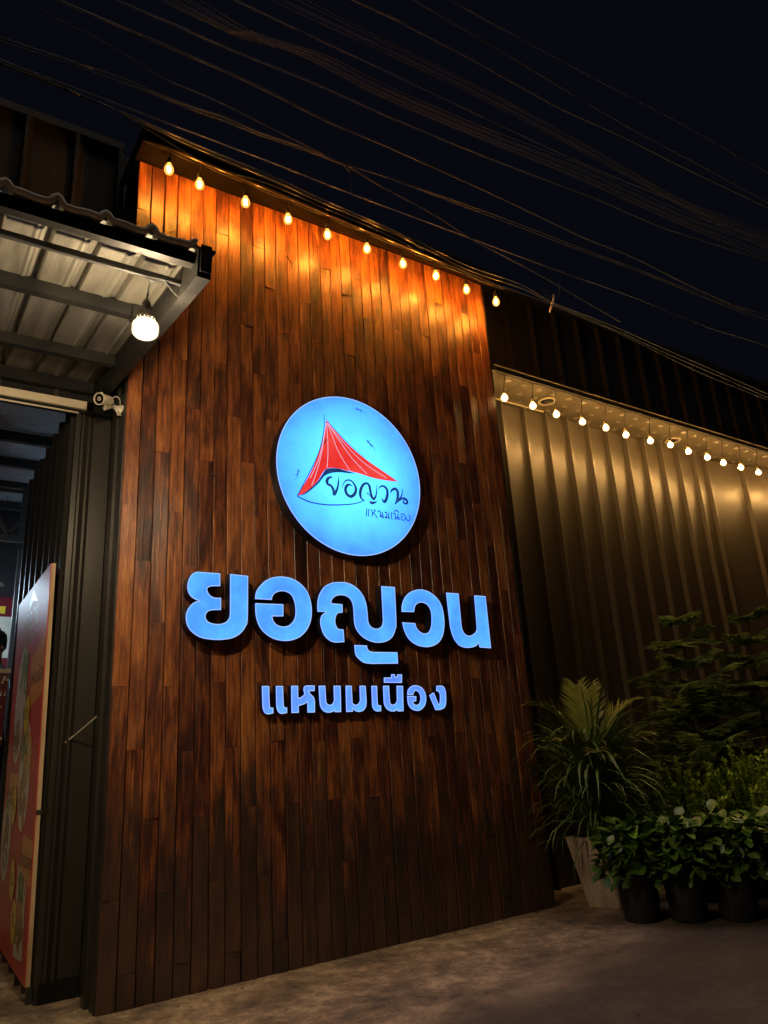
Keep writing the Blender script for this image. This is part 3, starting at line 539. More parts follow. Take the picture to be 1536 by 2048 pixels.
# right wall, lower and upper parts
t = thing('metal_wall', 'charcoal ribbed sheet metal wall lit from above by globe bulbs, right of the wooden panel', 'wall', (5.2, WY, 0))
xs = [5.24, 5.43] + [5.81 + .38 * k for k in range(11)] + [9.90]
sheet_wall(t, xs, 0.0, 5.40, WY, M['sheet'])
MB().box(5.2, 9.96, WY + .012, WY + .1, 0, 5.42).build('wall_core', M['dark_metal'], t)
MB().box(5.235, 5.262, WY - .075, WY, 0, 5.38).build('corner_trim', M['dark_metal'], t)

t2 = thing('metal_wall', 'wide-ribbed sheet metal wall at the far right end behind the small conifers', 'wall', (9.93, WY, 0), rz=-0.13)
cache = {}
for k in range(6):
    mb = rib_panel(.80, 0.0, 5.33, rib=.11)
    if 'm' not in cache:
        me = bpy.data.meshes.new('metal_panel'); me.from_pydata([Vector(p) * K for p in mb.v], [], mb.f); me.materials.append(M['sheet']); cache['m'] = me
    link('metal_panel', cache['m'], t2, loc=(k * .80, -0.01, 0))
MB().box(0, 4.8, .012, .1, 0, 5.34).build('wall_core', M['dark_metal'], t2, local=True)

t = thing('metal_wall', 'dark upper ribbed metal wall above the lit soffit, under the overhead cables', 'wall', (5.2, WY, 5.42))
xs = [5.24, 5.68] + [6.125 + .444 * k for k in range(20)]
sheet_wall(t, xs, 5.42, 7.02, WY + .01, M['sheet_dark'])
MB().box(5.2, 14.6, WY + .03, WY + .12, 5.43, 7.0).build('wall_core', M['dark_metal'], t)
MB().box(5.2, 14.6, WY - .10, WY + .2, 7.02, 7.10).build('roof_cap', M['dark_metal'], t)

t = thing('metal_wall', 'dark ribbed metal wall above the canopy, left of the wooden panel', 'wall', (1.2, WY, 4.5))
xs = [-4.2 + .42 * k for k in range(13)] + [1.225]
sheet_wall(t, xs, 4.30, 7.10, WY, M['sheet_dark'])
MB().box(-4.2, 1.30, WY + .02, WY + .12, 4.56, 7.10).build('wall_core', M['dark_metal'], t)
MB().box(-4.2, 1.20, WY - .05, WY + .2, 7.10, 7.18).build('roof_cap', M['dark_metal'], t)
MB().box(1.165, 1.205, WY - .06, WY, 4.55, 7.05).build('downpipe', M['dark_metal'], t)

# ---------------------------------------------------------------- the wooden wall
WX0, WX1, NC = 1.229, 5.173, 33
PW = (WX1 - WX0) / NC
t = thing('plank_wall', 'tall wall of reddish brown vertical varnished planks carrying the lit signs', 'wall', (3.2, 0, 0))
wood_thing = t
rg = random.Random(3)
PH = [0.65, 0.19, 1.10]
for c in range(NC):
    z = [0.0]; k = PH[c % 3] + rg.uniform(-.02, .02)
    while k < 6.5:
        if k > 0.12: z.append(k)
        k += 1.355 + rg.uniform(-.012, .012)
    z.append(6.60)
    for a, b in zip(z[:-1], z[1:]):
        g0 = 0.0022 + rg.random() * 0.0015
        x0 = WX0 + c * PW + g0; x1 = WX0 + (c + 1) * PW - g0
        a0 = a + .0009; b0 = b - .0009
        yb = rg.uniform(-.004, .004); tilt = rg.uniform(-.0045, .0045)
        ch = 0.0045; lx = rg.uniform(-.001, .001)
        pr = [(x0, .03), (x0, yb + ch - tilt), (x0 + ch, yb - tilt), (x1 - ch, yb + tilt), (x1, yb + ch + tilt), (x1, .03)]
        cx, cz = (x0 + x1) / 2, (a0 + b0) / 2
        vs = [(px - cx + lx * s_, py, zz - cz) for zz, s_ in ((a0, -1), (b0, 1)) for px, py in pr]
        fs = [(i, i + 1, i + 7, i + 6) for i in range(5)] + [(5, 4, 3, 2, 1, 0), (6, 7, 8, 9, 10, 11)]
        me = bpy.data.meshes.new('plank')
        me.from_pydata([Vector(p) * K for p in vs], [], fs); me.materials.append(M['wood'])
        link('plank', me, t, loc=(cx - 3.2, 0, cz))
MB().box(WX0 + .01, WX1 - .01, .031, .06, 0.0, 6.62).build('backing_board', M['soot'], t)
MB().box(WX0 + .012, WX0 + .03, .06, WY - .003, 0.0, 6.62).build('side_panel', M['sheet_dark'], t)
MB().box(WX1 - .03, WX1 - .012, .06, WY - .003, 0.0, 6.62).build('side_panel', M['sheet_dark'], t)
mb = MB().box(WX0 - .028, WX0 + .010, .20, .215, 0.0, 6.5).box(WX0 - .028, WX0 - .022, .215, .30, 0.0, 6.5)
mb.build('edge_channel', M['sheet_dark'], t)
mb = MB().box(WX0 - .006, WX0 + .008, .035, .19, 0.0, 6.55)
mb.build('corner_trim', M['dark_metal'], t)
MB().box(WX1 + .003, WX1 + .02, .0, .09, 0.02, 6.5).build('corner_trim', M['dark_metal'], t)

# eave over the planks
t = thing('eave', 'brown roof eave with a dark gutter running over the top of the wooden wall', 'eave', (3.2, -.2, 6.6))
def ez(x): return 6.53 - .047 * (x - 1.2)
def slab(x0, x1, y0, z0, y1, z1, th, f=lambda x: 0):
    vs = []
    for x in (x0, x1):
        vs += [(x, y0, z0(x)), (x, y1, z1(x)), (x, y1, z1(x) + th), (x, y0, z0(x) + th)]
    return MB().add(vs, [(3, 2, 1, 0), (4, 5, 6, 7), (0, 1, 5, 4), (1, 2, 6, 5), (2, 3, 7, 6), (3, 0, 4, 7)])
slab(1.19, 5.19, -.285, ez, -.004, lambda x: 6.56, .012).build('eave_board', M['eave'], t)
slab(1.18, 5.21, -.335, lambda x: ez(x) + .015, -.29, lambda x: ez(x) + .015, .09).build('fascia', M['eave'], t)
MB().tube([(1.17, -.318, ez(1.17) - .002), (5.23, -.318, ez(5.23) - .002)], .016, 10).build('gutter', M['gutter'], t, smooth=True)
MB().tube([(1.16, -.345, ez(1.16) + .07), (5.24, -.345, ez(5.24) + .06)], .010, 8).build('conduit', M['eave'], t, smooth=True)
slab(1.18, 5.21, -.34, lambda x: ez(x) + .108, .5, lambda x: 6.70, .03).build('roof_sheet', M['canopy_steel'], t)
mb = MB()
for i in range(21):
    x = 1.25 + i * .185
    mb.lathe([(.006, 0), (.006, .010)], (x, -.346, ez(x) + .04), 6, axis='y')
tag(mb.build('rivet', M['gutter'], t), kind='stuff')

# ---------------------------------------------------------------- vented soffit on the right with its flashing
def sz(x): return 5.425 - .014 * (x - 5.2)
t = thing('soffit', 'brown vented soffit strip with louvre slots above the globe bulbs', 'soffit', (8, .2, 5.4))
pm = MB()
pm.box(-.248, .248, -.30, .29, 0, .012)
panel_me = bpy.data.meshes.new('soffit_panel')
panel_me.from_pydata([Vector(p) * K for p in pm.v], [], pm.f); panel_me.materials.append(M['soffit'])
lv = MB()
for r in range(3):
    for h in range(2):
        for q in range(2):
            x = -.13 + h * .25 + (.11 if r % 2 else 0) - .045; y = -.20 + r * .18 + q * .028
            x0, x1 = x - .038, x + .038
            lv.add([(x0, y, -.001), (x1, y, -.001), (x1, y + .016, -.008), (x0, y + .016, -.008), (x0, y + .018, -.001), (x1, y + .018, -.001)],
                   [(0, 1, 2, 3), (3, 2, 5, 4), (0, 3, 4), (1, 5, 2)])
lv_me = bpy.data.meshes.new('louvre')
lv_me.from_pydata([Vector(p) * K for p in lv.v], [], lv.f); lv_me.materials.append(M['louvre'])
L0 = RL[t.name]
for i in range(17):
    x = 5.42 + i * .5
    p = link('soffit_panel', panel_me, t, loc=(x - L0.x, .26 - L0.y, sz(x) - L0.z), rot=(0, math.atan(.014), 0))
    tag(link('louvre', lv_me, p), kind='stuff')
mb = MB(); 
for a, b in ((5.175, 9.5), (9.5, 13.8)):
    mb.bar((a, -.055, sz(a) + .018), (b, -.055, sz(b) + .018), .012, .055)
mb.build('flashing', M['dark_metal'], t)
mb = MB().bar((5.172, -.066, sz(5.17) + .052), (13.8, -.066, sz(13.8) + .052), .02, .014)
mb.build('drip_edge', M['soffit_trim'], t)
mb = MB().bar((5.3, WY - .075, sz(5.3) - .016), (6.45, WY - .07, sz(6.45) - .016), .018, .02)
mb.build('wall_trim', M['soffit_trim'], t)
MB().add([(5.17, -.05, sz(5.17) + .03), (13.8, -.05, sz(13.8) + .03), (13.8, WY, sz(13.8) + .10), (5.17, WY, sz(5.17) + .10)], [(0, 1, 2, 3)]).build('top_sheet', M['dark_metal'], t)
for (x, y), lab in (((6.29, .25), 'unlit round downlight in the soffit nearer the wooden wall'), ((8.84, .33), 'unlit round downlight in the soffit, the one farther to the right')):
    d = thing('downlight', lab, 'downlight', (x, y, sz(x) - .002), group='round downlights in the soffit')
    mb = MB(); R0, R1 = .085, .112; n = 28; vs = []; fs = []
    for r, z in ((R0, .0), (R0, -.012), (R1, -.012), (R1, .0)):
        vs += [(r * cos(2 * PI * k / n), r * sin(2 * PI * k / n), z) for k in range(n)]
    for j in range(3):
        for k in range(n): k2 = (k + 1) % n; fs.append((j * n + k, j * n + k2, (j + 1) * n + k2, (j + 1) * n + k))
    mb.add(vs, fs); mb.build('ring', M['soffit_trim'], d, local=True)
    MB().lathe([(.0845, -.001), (.0845, -.004)], n=24).build('lens', M['black_glass'], d, local=True)

# ---------------------------------------------------------------- string of filament bulbs under the eave
def ordinal(i): return ['first', 'second', 'third', 'fourth', 'fifth', 'sixth', 'seventh', 'eighth', 'ninth', 'tenth', 'eleventh', 'twelfth', 'thirteenth'][i]
def mesh_of(mb, name, mat, smooth=False):
    me = bpy.data.meshes.new(name); me.from_pydata([Vector(p) * K for p in mb.v], [], mb.f)
    mats = mat if isinstance(mat, (list, tuple)) else [mat]
    for m_ in mats: me.materials.append(m_)
    if len(mats) > 1: me.polygons.foreach_set('material_index', mb.mi)
    if smooth: me.polygons.foreach_set('use_smooth', [True] * len(me.polygons))
    return me
# origin of a bulb: centre of its glass
ed_glass = mesh_of(MB().lathe([(.004, -.055), (.020, -.051), (.034, -.038), (.041, -.018), (.041, .0), (.036, .020), (.027, .038), (.019, .052), (.017, .062)], n=20), 'glass', M['amber_glass'], True)
fb = MB()
for k in range(4):
    a = k * PI / 2 + .4
    fb.tube([(.011 * cos(a), .011 * sin(a), .022), (.016 * cos(a), .016 * sin(a), 0), (.010 * cos(a), .010 * sin(a), -.028)], .0034, 5)
ed_fil = mesh_of(fb, 'filament', M['filament'])
ed_sock = mesh_of(MB().lathe([(.019, .055), (.021, .06), (.021, .10), (.014, .118), (.004, .125)], n=12), 'socket', M['soot'], True)
for i, (x, z) in enumerate(EAVE_BULBS):
    o = thing('filament_bulb', '%s clear filament bulb from the left in the string over the wooden wall' % ordinal(i), 'light bulb', (x, -.27, z), group='filament bulbs hanging under the eave')
    link('glass', ed_glass, o); link('filament', ed_fil, o, rot=(0, 0, i * .7)); link('socket', ed_sock, o)
    MB().tube([(0, 0, .12), (.004, .003, (ez(x) - z) * .6 + .02), (0, -.02, ez(x) - z + .012)], .0045, 5).build('drop_wire', M['soot'], o, local=True)
pts = []
for i in range(len(EAVE_BULBS)):
    x = EAVE_BULBS[i][0]; pts.append((x, -.288, ez(x) - .004))
    if i < 9: xm = (x + EAVE_BULBS[i + 1][0]) / 2; pts.append((xm, -.292, ez(xm) - .016))
mb = MB().tube([(1.2, -.285, ez(1.2))] + pts + [(5.2, -.285, ez(5.2))], .006, 5)
tag(mb.build('bulb_cable', M['soot']), 'black flex under the eave that the filament bulbs hang from', 'cable')

# globe bulbs under the soffit
gl_me = mesh_of(MB().lathe([(.004, -.040), (.018, -.036), (.032, -.025), (.040, -.008), (.040, .008), (.032, .026), (.020, .038), (.016, .044)], n=20), 'globe', M['globe'], True)
gsh_me = mesh_of(MB().lathe([(.004, -.044), (.020, -.040), (.035, -.028), (.044, -.009), (.044, .009), (.035, .028), (.022, .040), (.016, .046)], n=20), 'globe', M['globe_shell'], True)
gs_me = mesh_of(MB().lathe([(.015, .042), (.020, .048), (.021, .085), (.014, .100), (.004, .105)], n=12), 'socket', M['globe_cap'], True)
def hook(i): return (SOFFIT_BULBS[i][0] + .01, -.045, sz(SOFFIT_BULBS[i][0]) - .03)
for i, (x, z) in enumerate(SOFFIT_BULBS + [(10.78, 4.975), (11.25, 4.965), (11.7, 4.96)]):
    nm = ordinal(i) if i < 13 else ['fourteenth', 'fifteenth', 'sixteenth'][i - 13]
    o = thing('globe_bulb', '%s glowing globe bulb from the left under the vented soffit' % nm, 'light bulb', (x, 0, z), group='globe bulbs hanging under the soffit')
    link('light_core', gl_me, o, scale=(.74, .74, .74)); link('globe', gsh_me, o); link('socket', gs_me, o)
    MB().tube([(0, 0, .10), (.004, -.02, (sz(x) - z) * .6), (0, -.045, sz(x) - z - .03)], .005, 5).build('drop_wire', M['soot'], o, local=True)
pts = [(5.2, -.045, sz(5.2) - .02)]
allx = [b[0] for b in SOFFIT_BULBS] + [10.78, 11.25, 11.7]
for i, x in enumerate(allx):
    pts.append((x, -.045, sz(x) - .032))
    if i < len(allx) - 1:
        xm = (x + allx[i + 1]) / 2; pts += [(x * .75 + xm * .25 + .02, -.045, sz(x) - .022), (xm, -.045, sz(xm) - .018)]
tag(MB().tube(pts, .007, 5).build('bulb_cable', M['soot']), 'black flex along the soffit edge that the globe bulbs hang from', 'cable')

# ---------------------------------------------------------------- signs
def smooth_outline(pts, sub=5):
    """catmull-rom between smooth points, straight through corners"""
    n = len(pts); out = []
    for i in range(n):
        p0, p1, p2, p3 = pts[(i - 1) % n], pts[i], pts[(i + 1) % n], pts[(i + 2) % n]
        out.append((p1[0], p1[1]))
        if p1[2] and p2[2]: continue
        a = Vector(p0[:2]); b = Vector(p1[:2]); c_ = Vector(p2[:2]); d = Vector(p3[:2])
        if p1[2]: m1 = (c_ - b) * 1.0
        else: m1 = (c_ - a) * .5
        if p2[2]: m2 = (c_ - b) * 1.0
        else: m2 = (d - b) * .5
        for k in range(1, sub):
            u = k / sub
            h = (2 * u**3 - 3 * u**2 + 1) * b + (u**3 - 2 * u**2 + u) * m1 + (-2 * u**3 + 3 * u**2) * c_ + (u**3 - u**2) * m2
            out.append((h.x, h.y))
    return out

def ccw(p):
    a = sum(p[i][0] * p[(i + 1) % len(p)][1] - p[(i + 1) % len(p)][0] * p[i][1] for i in range(len(p)))
    return p if a > 0 else p[::-1]

def flat(p, y, mb=None):
    """filled polygon in x,z at depth y facing -y"""
    p = ccw(p); tris = tessellate_polygon([[Vector((q[0], q[1], 0)) for q in p]])
    mb = mb or MB()
    fs = []
    for a, b, c_ in tris:
        cr_ = (p[b][0] - p[a][0]) * (p[c_][1] - p[a][1]) - (p[c_][0] - p[a][0]) * (p[b][1] - p[a][1])
        fs.append((a, b, c_) if cr_ > 0 else (a, c_, b))
    return mb.add([(q[0], y, q[1]) for q in p], fs)

def band(p, w, y, mb=None):
    """thin rim following the closed outline, inside it"""
    p = ccw(p); n = len(p); mb = mb or MB(); vs = []
    for i in range(n):
        a = Vector(p[i - 1]); b = Vector(p[i]); c_ = Vector(p[(i + 1) % n])
        d1 = (b - a); d2 = (c_ - b)
        if d1.length < 1e-6: d1 = d2
        if d2.length < 1e-6: d2 = d1
        n1 = Vector((-d1.y, d1.x)).normalized(); n2 = Vector((-d2.y, d2.x)).normalized()
        nn = (n1 + n2)
        if nn.length < .3: nn = n1
        nn.normalize(); k = min(1.6, 1 / max(.5, nn.dot(n1)))
        q = b + nn * w * k
        vs += [(b.x, y, b.y), (q.x, y, q.y)]
    fs = [(2 * i, (2 * i + 2) % (2 * n), (2 * i + 3) % (2 * n), 2 * i + 1) for i in range(n)]
    return mb.add(vs, fs)

def grow(p, w):
    b = band(p, -w, 0); return [(b.v[i][0], b.v[i][2]) for i in range(1, len(b.v), 2)]

def can(p, y0, y1, mb=None):
    """side walls and back of a box sign"""
    p = ccw(p); n = len(p); mb = mb or MB()
    mb.add([(q[0], y, q[1]) for y in (y0, y1) for q in p], [(i, n + i, n + (i + 1) % n, (i + 1) % n) for i in range(n)])
    return mb

def letter_sign(name, label, parts, depth, face_mat, gap=.012, group=None):
    xs_ = [q[0] for k in parts for q in GLYPHS[k]]; zs_ = [q[1] for k in parts for q in GLYPHS[k]]
    t = thing(name, label, 'letter sign', ((min(xs_) + max(xs_)) / 2, -gap, min(zs_)), group=group)
    side = MB(); face = MB(); rim = MB()
    for k in parts:
        p = smooth_outline(GLYPHS[k])
        can(grow(p, .004), -depth - .004, -gap, side)
        flat(grow(p, .004), -depth + .002, side)
        flat(p, -depth, face); band(p, .0065, -depth - .0025, rim)
    side.build('return', M['sign_side'], t)
    face.build('face', face_mat, t)
    rim.build('edge_trim', M['edge_glow'], t)
    p = GLYPHS[parts[0]]
    for q in (p[0], p[len(p) // 2]):
        MB().box(q[0] - .008, q[0] + .008, -gap, 0.0, q[1] - .008, q[1] + .008).build('standoff', M['dark_metal'], t)
    return t
names = {'yo': 'ย', 'o': 'อ', 'yo_ying': 'ญ', 'wo': 'ว', 'no': 'น'}
letter_sign('sign_letter', 'large blue lit letter ย, first of the big sign word', ['yo'], .11, M['letter_face'], group='large lit sign letters')
letter_sign('sign_letter', 'large blue lit letter อ, second of the big sign word', ['o'], .11, M['letter_face'], group='large lit sign letters')
letter_sign('sign_letter', 'large blue lit letter ญ with its hook below, third of the big sign word', ['yo_ying', 'yo_ying_foot'], .11, M['letter_face'], group='large lit sign letters')
letter_sign('sign_letter', 'large blue lit letter ว, fourth of the big sign word', ['wo'], .11, M['letter_face'], group='large lit sign letters')
letter_sign('sign_letter', 'large blue lit letter น at the right end of the big sign word', ['no'], .11, M['letter_face'], group='large lit sign letters')
labs = [(['s1', 's2'], 'แ, the two hooked strokes starting the lower word'), (['s3'], 'ห, third from the left in the lower word'), (['s4'], 'น without a mark, left of the middle in the lower word'), (['s5'], 'ม in the middle of the lower word'),
        (['s6'], 'เ, single hooked stroke in the lower word'), (['s7', 's8'], 'น carrying the vowel mark above it, lower word'), (['s9'], 'อ in the lower word'), (['s10'], 'ง ending the lower word')]
for ks, lb in labs:
    letter_sign('sign_letter', 'small blue lit letter ' + lb, ks, .06, M['small_face'], gap=.006, group='small lit sign letters')
mb = MB()
for (a, b, z) in ((2.34, 2.40, 2.86), (2.86, 2.93, 2.68), (3.79, 3.86, 2.70)):
    mb = MB().tube([(a, -.03, z), ((a + b) / 2, -.032, z - .006), (b, -.03, z)], .0045, 5)
    tag(mb.build('sign_wire', M['bare_cable']), {2.34: 'thin wire between the first and second big letters', 2.86: 'thin wire between the second and third big letters', 3.79: 'thin wire between the third and fourth big letters'}[a], 'wire')

# round sign
CX, CZ, CR = 3.205, 3.842, .750
t = thing('round_sign', 'round blue backlit sign with a red tent and handwritten Thai words', 'sign', (CX, -.05, CZ))
circ = [(CX + CR * cos(2 * PI * k / 96), CZ + (CR + .012) * sin(2 * PI * k / 96)) for k in range(96)]
mb = can(grow(circ, .006), -.125, -.004); flat(grow(circ, .006), -.1185, mb)
mb.build('return', M['sign_side'], t)
fo = flat(circ, -.12).build('face', M['circle_face'], t)
band(circ, .008, -.1225).build('edge_trim', M['edge_glow'], t)
flat(smooth_outline(GLYPHS['tent']), -.1212).build('tent_emblem', M['tent_red'], t)
flat(smooth_outline(GLYPHS['lining']), -.1222).build('tent_lining', M['film_dark'], t)

def stroke(pts, y, mb, sub=6, cap=True):
    """ribbon of varying width through the points"""
    n = len(pts); P_ = []
    for i in range(n - 1):
        p0 = pts[max(i - 1, 0)]; p1 = pts[i]; p2 = pts[i + 1]; p3 = pts[min(i + 2, n - 1)]
        for k in range(sub):
            u = k / sub; r = []
            for c_ in range(3):
                a, b, d, e = p0[c_], p1[c_], p2[c_], p3[c_]
                r.append(.5 * ((2 * b) + (-a + d) * u + (2 * a - 5 * b + 4 * d - e) * u * u + (-a + 3 * b - 3 * d + e) * u**3))
            P_.append(r)
    P_.append(list(pts[-1]))
    vs = []; fs = []
    for i, (x, z, w) in enumerate(P_):
        q0 = P_[max(i - 1, 0)]; q1 = P_[min(i + 1, len(P_) - 1)]
        d = Vector((q1[0] - q0[0], q1[1] - q0[1]))
        if d.length < 1e-7: d = Vector((1, 0))
        d.normalize(); nx_, nz_ = -d.y, d.x; w = max(w, .001) / 2
        dy = i * 1e-6
        vs += [(x + nx_ * w, y - dy, z + nz_ * w), (x - nx_ * w, y - dy, z - nz_ * w)]
    for i in range(len(P_) - 1): fs.append((2 * i, 2 * i + 1, 2 * i + 3, 2 * i + 2))
    mb.add(vs, fs)
    if cap:
        for (x, z, w) in (P_[0], P_[-1]):
            r = max(w, .001) / 2; k0 = len(mb.v)
            mb.add([(x + r * cos(2 * PI * k / 8), y + .00015, z + r * sin(2 * PI * k / 8)) for k in range(8)], [tuple(range(8))])
for key, nm, mt, yy in (('white', 'tent_line', 'film_white', -.1216), ('arc', 'tent_outline', 'film_dark', -.1226), ('hand', 'handwritten_name', 'film_dark', -.1228), ('small', 'handwritten_subtitle', 'film_dark', -.1228)):
    mb = MB()
    wf = {'hand': 1.35, 'small': 1.35, 'arc': 1.25, 'white': 1.0}[key]
    for i, st in enumerate(STROKES[key]): stroke([(q[0], q[1], q[2] * wf) for q in st], yy - i * 2e-5, mb)
    mb.build(nm, M[mt], t)

# ---------------------------------------------------------------- geckos
def gecko(x, y, z, L_, ang, label):
    t = thing('gecko', label, 'gecko', (x, y, z), group='small geckos on the wall and sign')
    mb = MB(); s = L_
    body = [(-.30, .012), (-.24, .030), (-.17, .028), (-.12, .022), (-.02, .034), (.08, .030), (.14, .018)]
    tail = [(.14, .018), (.24, .013), (.36, .008), (.52, .002)]
    pts = []; rs = []
    for i, (u, r) in enumerate(body + tail[1:]):
        pts.append((u * s, -.010, .03 * s * sin(u * 6))); rs.append(max(.0012, r * s))
    mb.tube(pts, rs, 7)
    for u, dirn in ((-.12, -1), (.08, 1)):
        for sd in (-1, 1):
            mb.tube([(u * s, -.010, 0), ((u + dirn * .03) * s, -.012, sd * .08 * s), ((u + dirn * .10) * s, -.004, sd * .115 * s)], [.014 * s, .011 * s, .007 * s], 5)
            for f in (-.5, 0, .5):
                bx, bz = (u + dirn * .10) * s, sd * .115 * s
                mb.tube([(bx, -.004, bz), (bx + cos(f + (0 if dirn > 0 else PI)) * .03 * s, -.003, bz + sd * .02 * s + sin(f) * .02 * s)], .006 * s, 4)
    o = mb.build('body', M['gecko'], t, smooth=True, local=True)
    o.rotation_euler = (0, ang, 0)
for a in [(2.68, 0, 6.03, .20, 1.2, 'gecko on the planks left of centre below the fourth filament bulb'), (3.30, 0, 5.83, .20, -.15, 'gecko lying level on the planks below the sixth filament bulb'),
          (4.95, 0, 5.77, .19, 1.7, 'gecko near the upper right edge of the wooden wall'), (1.96, 0, 3.66, .19, 1.0, 'gecko on the planks left of the round sign'),
          (3.31, -.123, 4.50, .20, .3, 'gecko on the round sign near its top'), (3.41, -.123, 4.17, .24, .9, 'gecko on the round sign right of the tent point'),
          (2.65, -.123, 3.76, .20, 2.0, 'gecko on the left side of the round sign'), (2.93, -.124, 4.11, .18, 2.2, 'gecko on the left edge of the red tent'),
          (3.37, -.125, 3.66, .19, .65, 'gecko over the handwritten name on the round sign'), (2.56, 0, 3.18, .16, 1.6, 'gecko on the planks just left below the round sign')]:
    gecko(a[0], a[1], a[2], a[3] * (.72 if a[1] else .9), a[4], a[5])

# ---------------------------------------------------------------- the entrance: frames, canopy
t = thing('metal_wall', 'narrow ribbed metal wall strip between the entrance and the wooden wall', 'wall', (1.1, WY, 0))
xs = [.985, 1.045, 1.095, 1.236]
for i, (a, b) in enumerate(zip(xs[:-1], xs[1:])):
    if i < 2: mb = rib_panel(b - a, 0.12, 4.30, rib=.05, h=.022, swage=False)
    else: mb = MB().box(0, b - a, 0, .01, .12, 4.30)
    link('metal_panel', mesh_of(mb, 'metal_panel', M['sheet_dark']), t, loc=(a - 1.1, 0, 0))
MB().box(.985, 1.30, WY + .012, WY + .05, 0.0, 4.30).build('wall_core', M['canopy_steel'], t)
MB().box(.975, 1.24, WY - .03, WY + .01, 0.0, .115).build('bottom_rail', M['canopy_steel'], t)
MB().box(.955, .985, WY - .012, WY + .05, 0.0, 4.30).build('corner_trim', M['sheet_dark'], t)

t = thing('metal_wall', 'dark ribbed metal side wall running into the entrance behind the menu banner', 'wall', (.98, 2, 0))
ribs = [.60, .85, 1.19, 1.53, 1.94, 2.32, 2.70, 3.10, 3.50]
for a, b in zip(ribs[:-1], ribs[1:]):
    mb0 = rib_panel(b - a, 0, 4.45 + .05 * (a - .5), rib=.11, h=.05, swage=False)
    mb = MB().add([(v[1], -v[0], v[2]) for v in mb0.v], mb0.f)
    link('metal_panel', mesh_of(mb, 'metal_panel', M['sheet_dark']), t, loc=(0, (b) - 2, 0))
MB().box(.985, 1.03, .605, 3.52, 0, 4.5).build('wall_core', M['canopy_steel'], t)

t = thing('entrance_header', 'dark steel beam over the entrance with a cream rail under it', 'beam', (-1, WY, 4.4))
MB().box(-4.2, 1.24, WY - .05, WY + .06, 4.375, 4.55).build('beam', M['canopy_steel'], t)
MB().box(-4.2, 1.02, WY - .075, WY - .052, 4.295, 4.365).build('cream_rail', M['trim'], t)
MB().box(-4.2, 1.22, WY - .06, WY + .02, 4.272, 4.292).build('lower_rail', M['canopy_steel'], t)
MB().tube([(-4.2, WY - .07, 4.255), (.96, WY - .07, 4.255)], .008, 6).build('thin_rail', M['trim'], t)

def cz_(y): return 4.4065 + .17 * y
RX = 1.075
t = thing('canopy', 'lean-to metal canopy with pale ribbed underside over the entrance', 'canopy', (-.5, -.8, 4.2))
# roof sheets: ribbed across x, running down y
def roof_sheet(x0, w):
    pr = []; n = 0
    x = x0
    while x < x0 + w - 1e-6:
        pr += [(x, 0), (x + .125, 0), (x + .140, -.008), (x + .155, 0), (x + .165, 0), (x + .185, .032), (x + .210, .032), (x + .2285, 0)]
        x += .2285
    pr.append((x, 0)); vs = []; fs = []
    Y = [-2.17, WY]
    for (x, h) in pr:
        for y in Y: vs.append((x, y, cz_(y) + .05 + h)); vs.append((x, y, cz_(y) + .056 + h))
    for i in range(len(pr) - 1):
        a = i * 4; b = a + 4
        fs += [(a, a + 2, b + 2, b), (a + 1, b + 1, b + 3, a + 3), (a, b, b + 1, a + 1)]
    return MB().add(vs, fs)
x = 1.0825
for i in range(6):
    w = .2285 * 4
    roof_sheet(x - w, w).build('roof_sheet', M['roof_under'], t); x -= w
# wavy foam lip along the front edge
pts = []
x = -4.2
while x < 1.065:
    f = ((1.0825 - x) / .2285) % 1.0
    h = .040 * (0.5 + 0.5 * cos(PI * min(1, abs(f - .16) / .17)))
    pts.append((x, -2.18, cz_(-2.18) + .062 + h + .004 * sin(x * 40))); x += .012
MB().tube(pts, .017, 8).build('foam_lip', M['foam'], t, smooth=True)
def purlin(y, h=.085, w=.055, dz=.0, nm='purlin', x1=RX - .02):
    MB().box(-4.3, x1, y - w / 2, y + w / 2, cz_(y) + dz - h + .045, cz_(y) + dz + .045).build(nm, M['canopy_steel'], t)
purlin(-2.12, .075, .05, nm='front_beam')
purlin(-1.27, .085); purlin(-.30, .085); purlin(WY - .09, .10)
mb = MB(); mb.bar((-4.2, -1.90, 4.045), (RX - .02, -1.90, 4.045), .03, .03); mb.build('conduit', M['soot'], t)
mb = MB(); mb.bar((RX + .02, -2.20, cz_(-2.20) - .035), (RX + .02, WY - .01, cz_(WY) - .035), .075, .17); mb.build('rafter', M['canopy_steel'], t)
mb = MB(); mb.bar((RX + .02, -2.215, cz_(-2.19) - .105), (RX + .02, -2.225, cz_(-2.19) + .055), .06, .012); mb.build('rafter_end_plate', M['canopy_steel'], t)
mb = MB(); mb.bar((RX + .065, -2.2, cz_(-2.2) + .055), (RX + .065, WY - .02, cz_(WY) + .055), .03, .012); mb.build('barge_flashing', M['canopy_steel'], t)
mb = MB().box(RX - .14, RX - .02, -1.33, -1.24, cz_(-1.3) - .05, cz_(-1.3) + .03); mb.build('bracket', M['canopy_steel'], t)
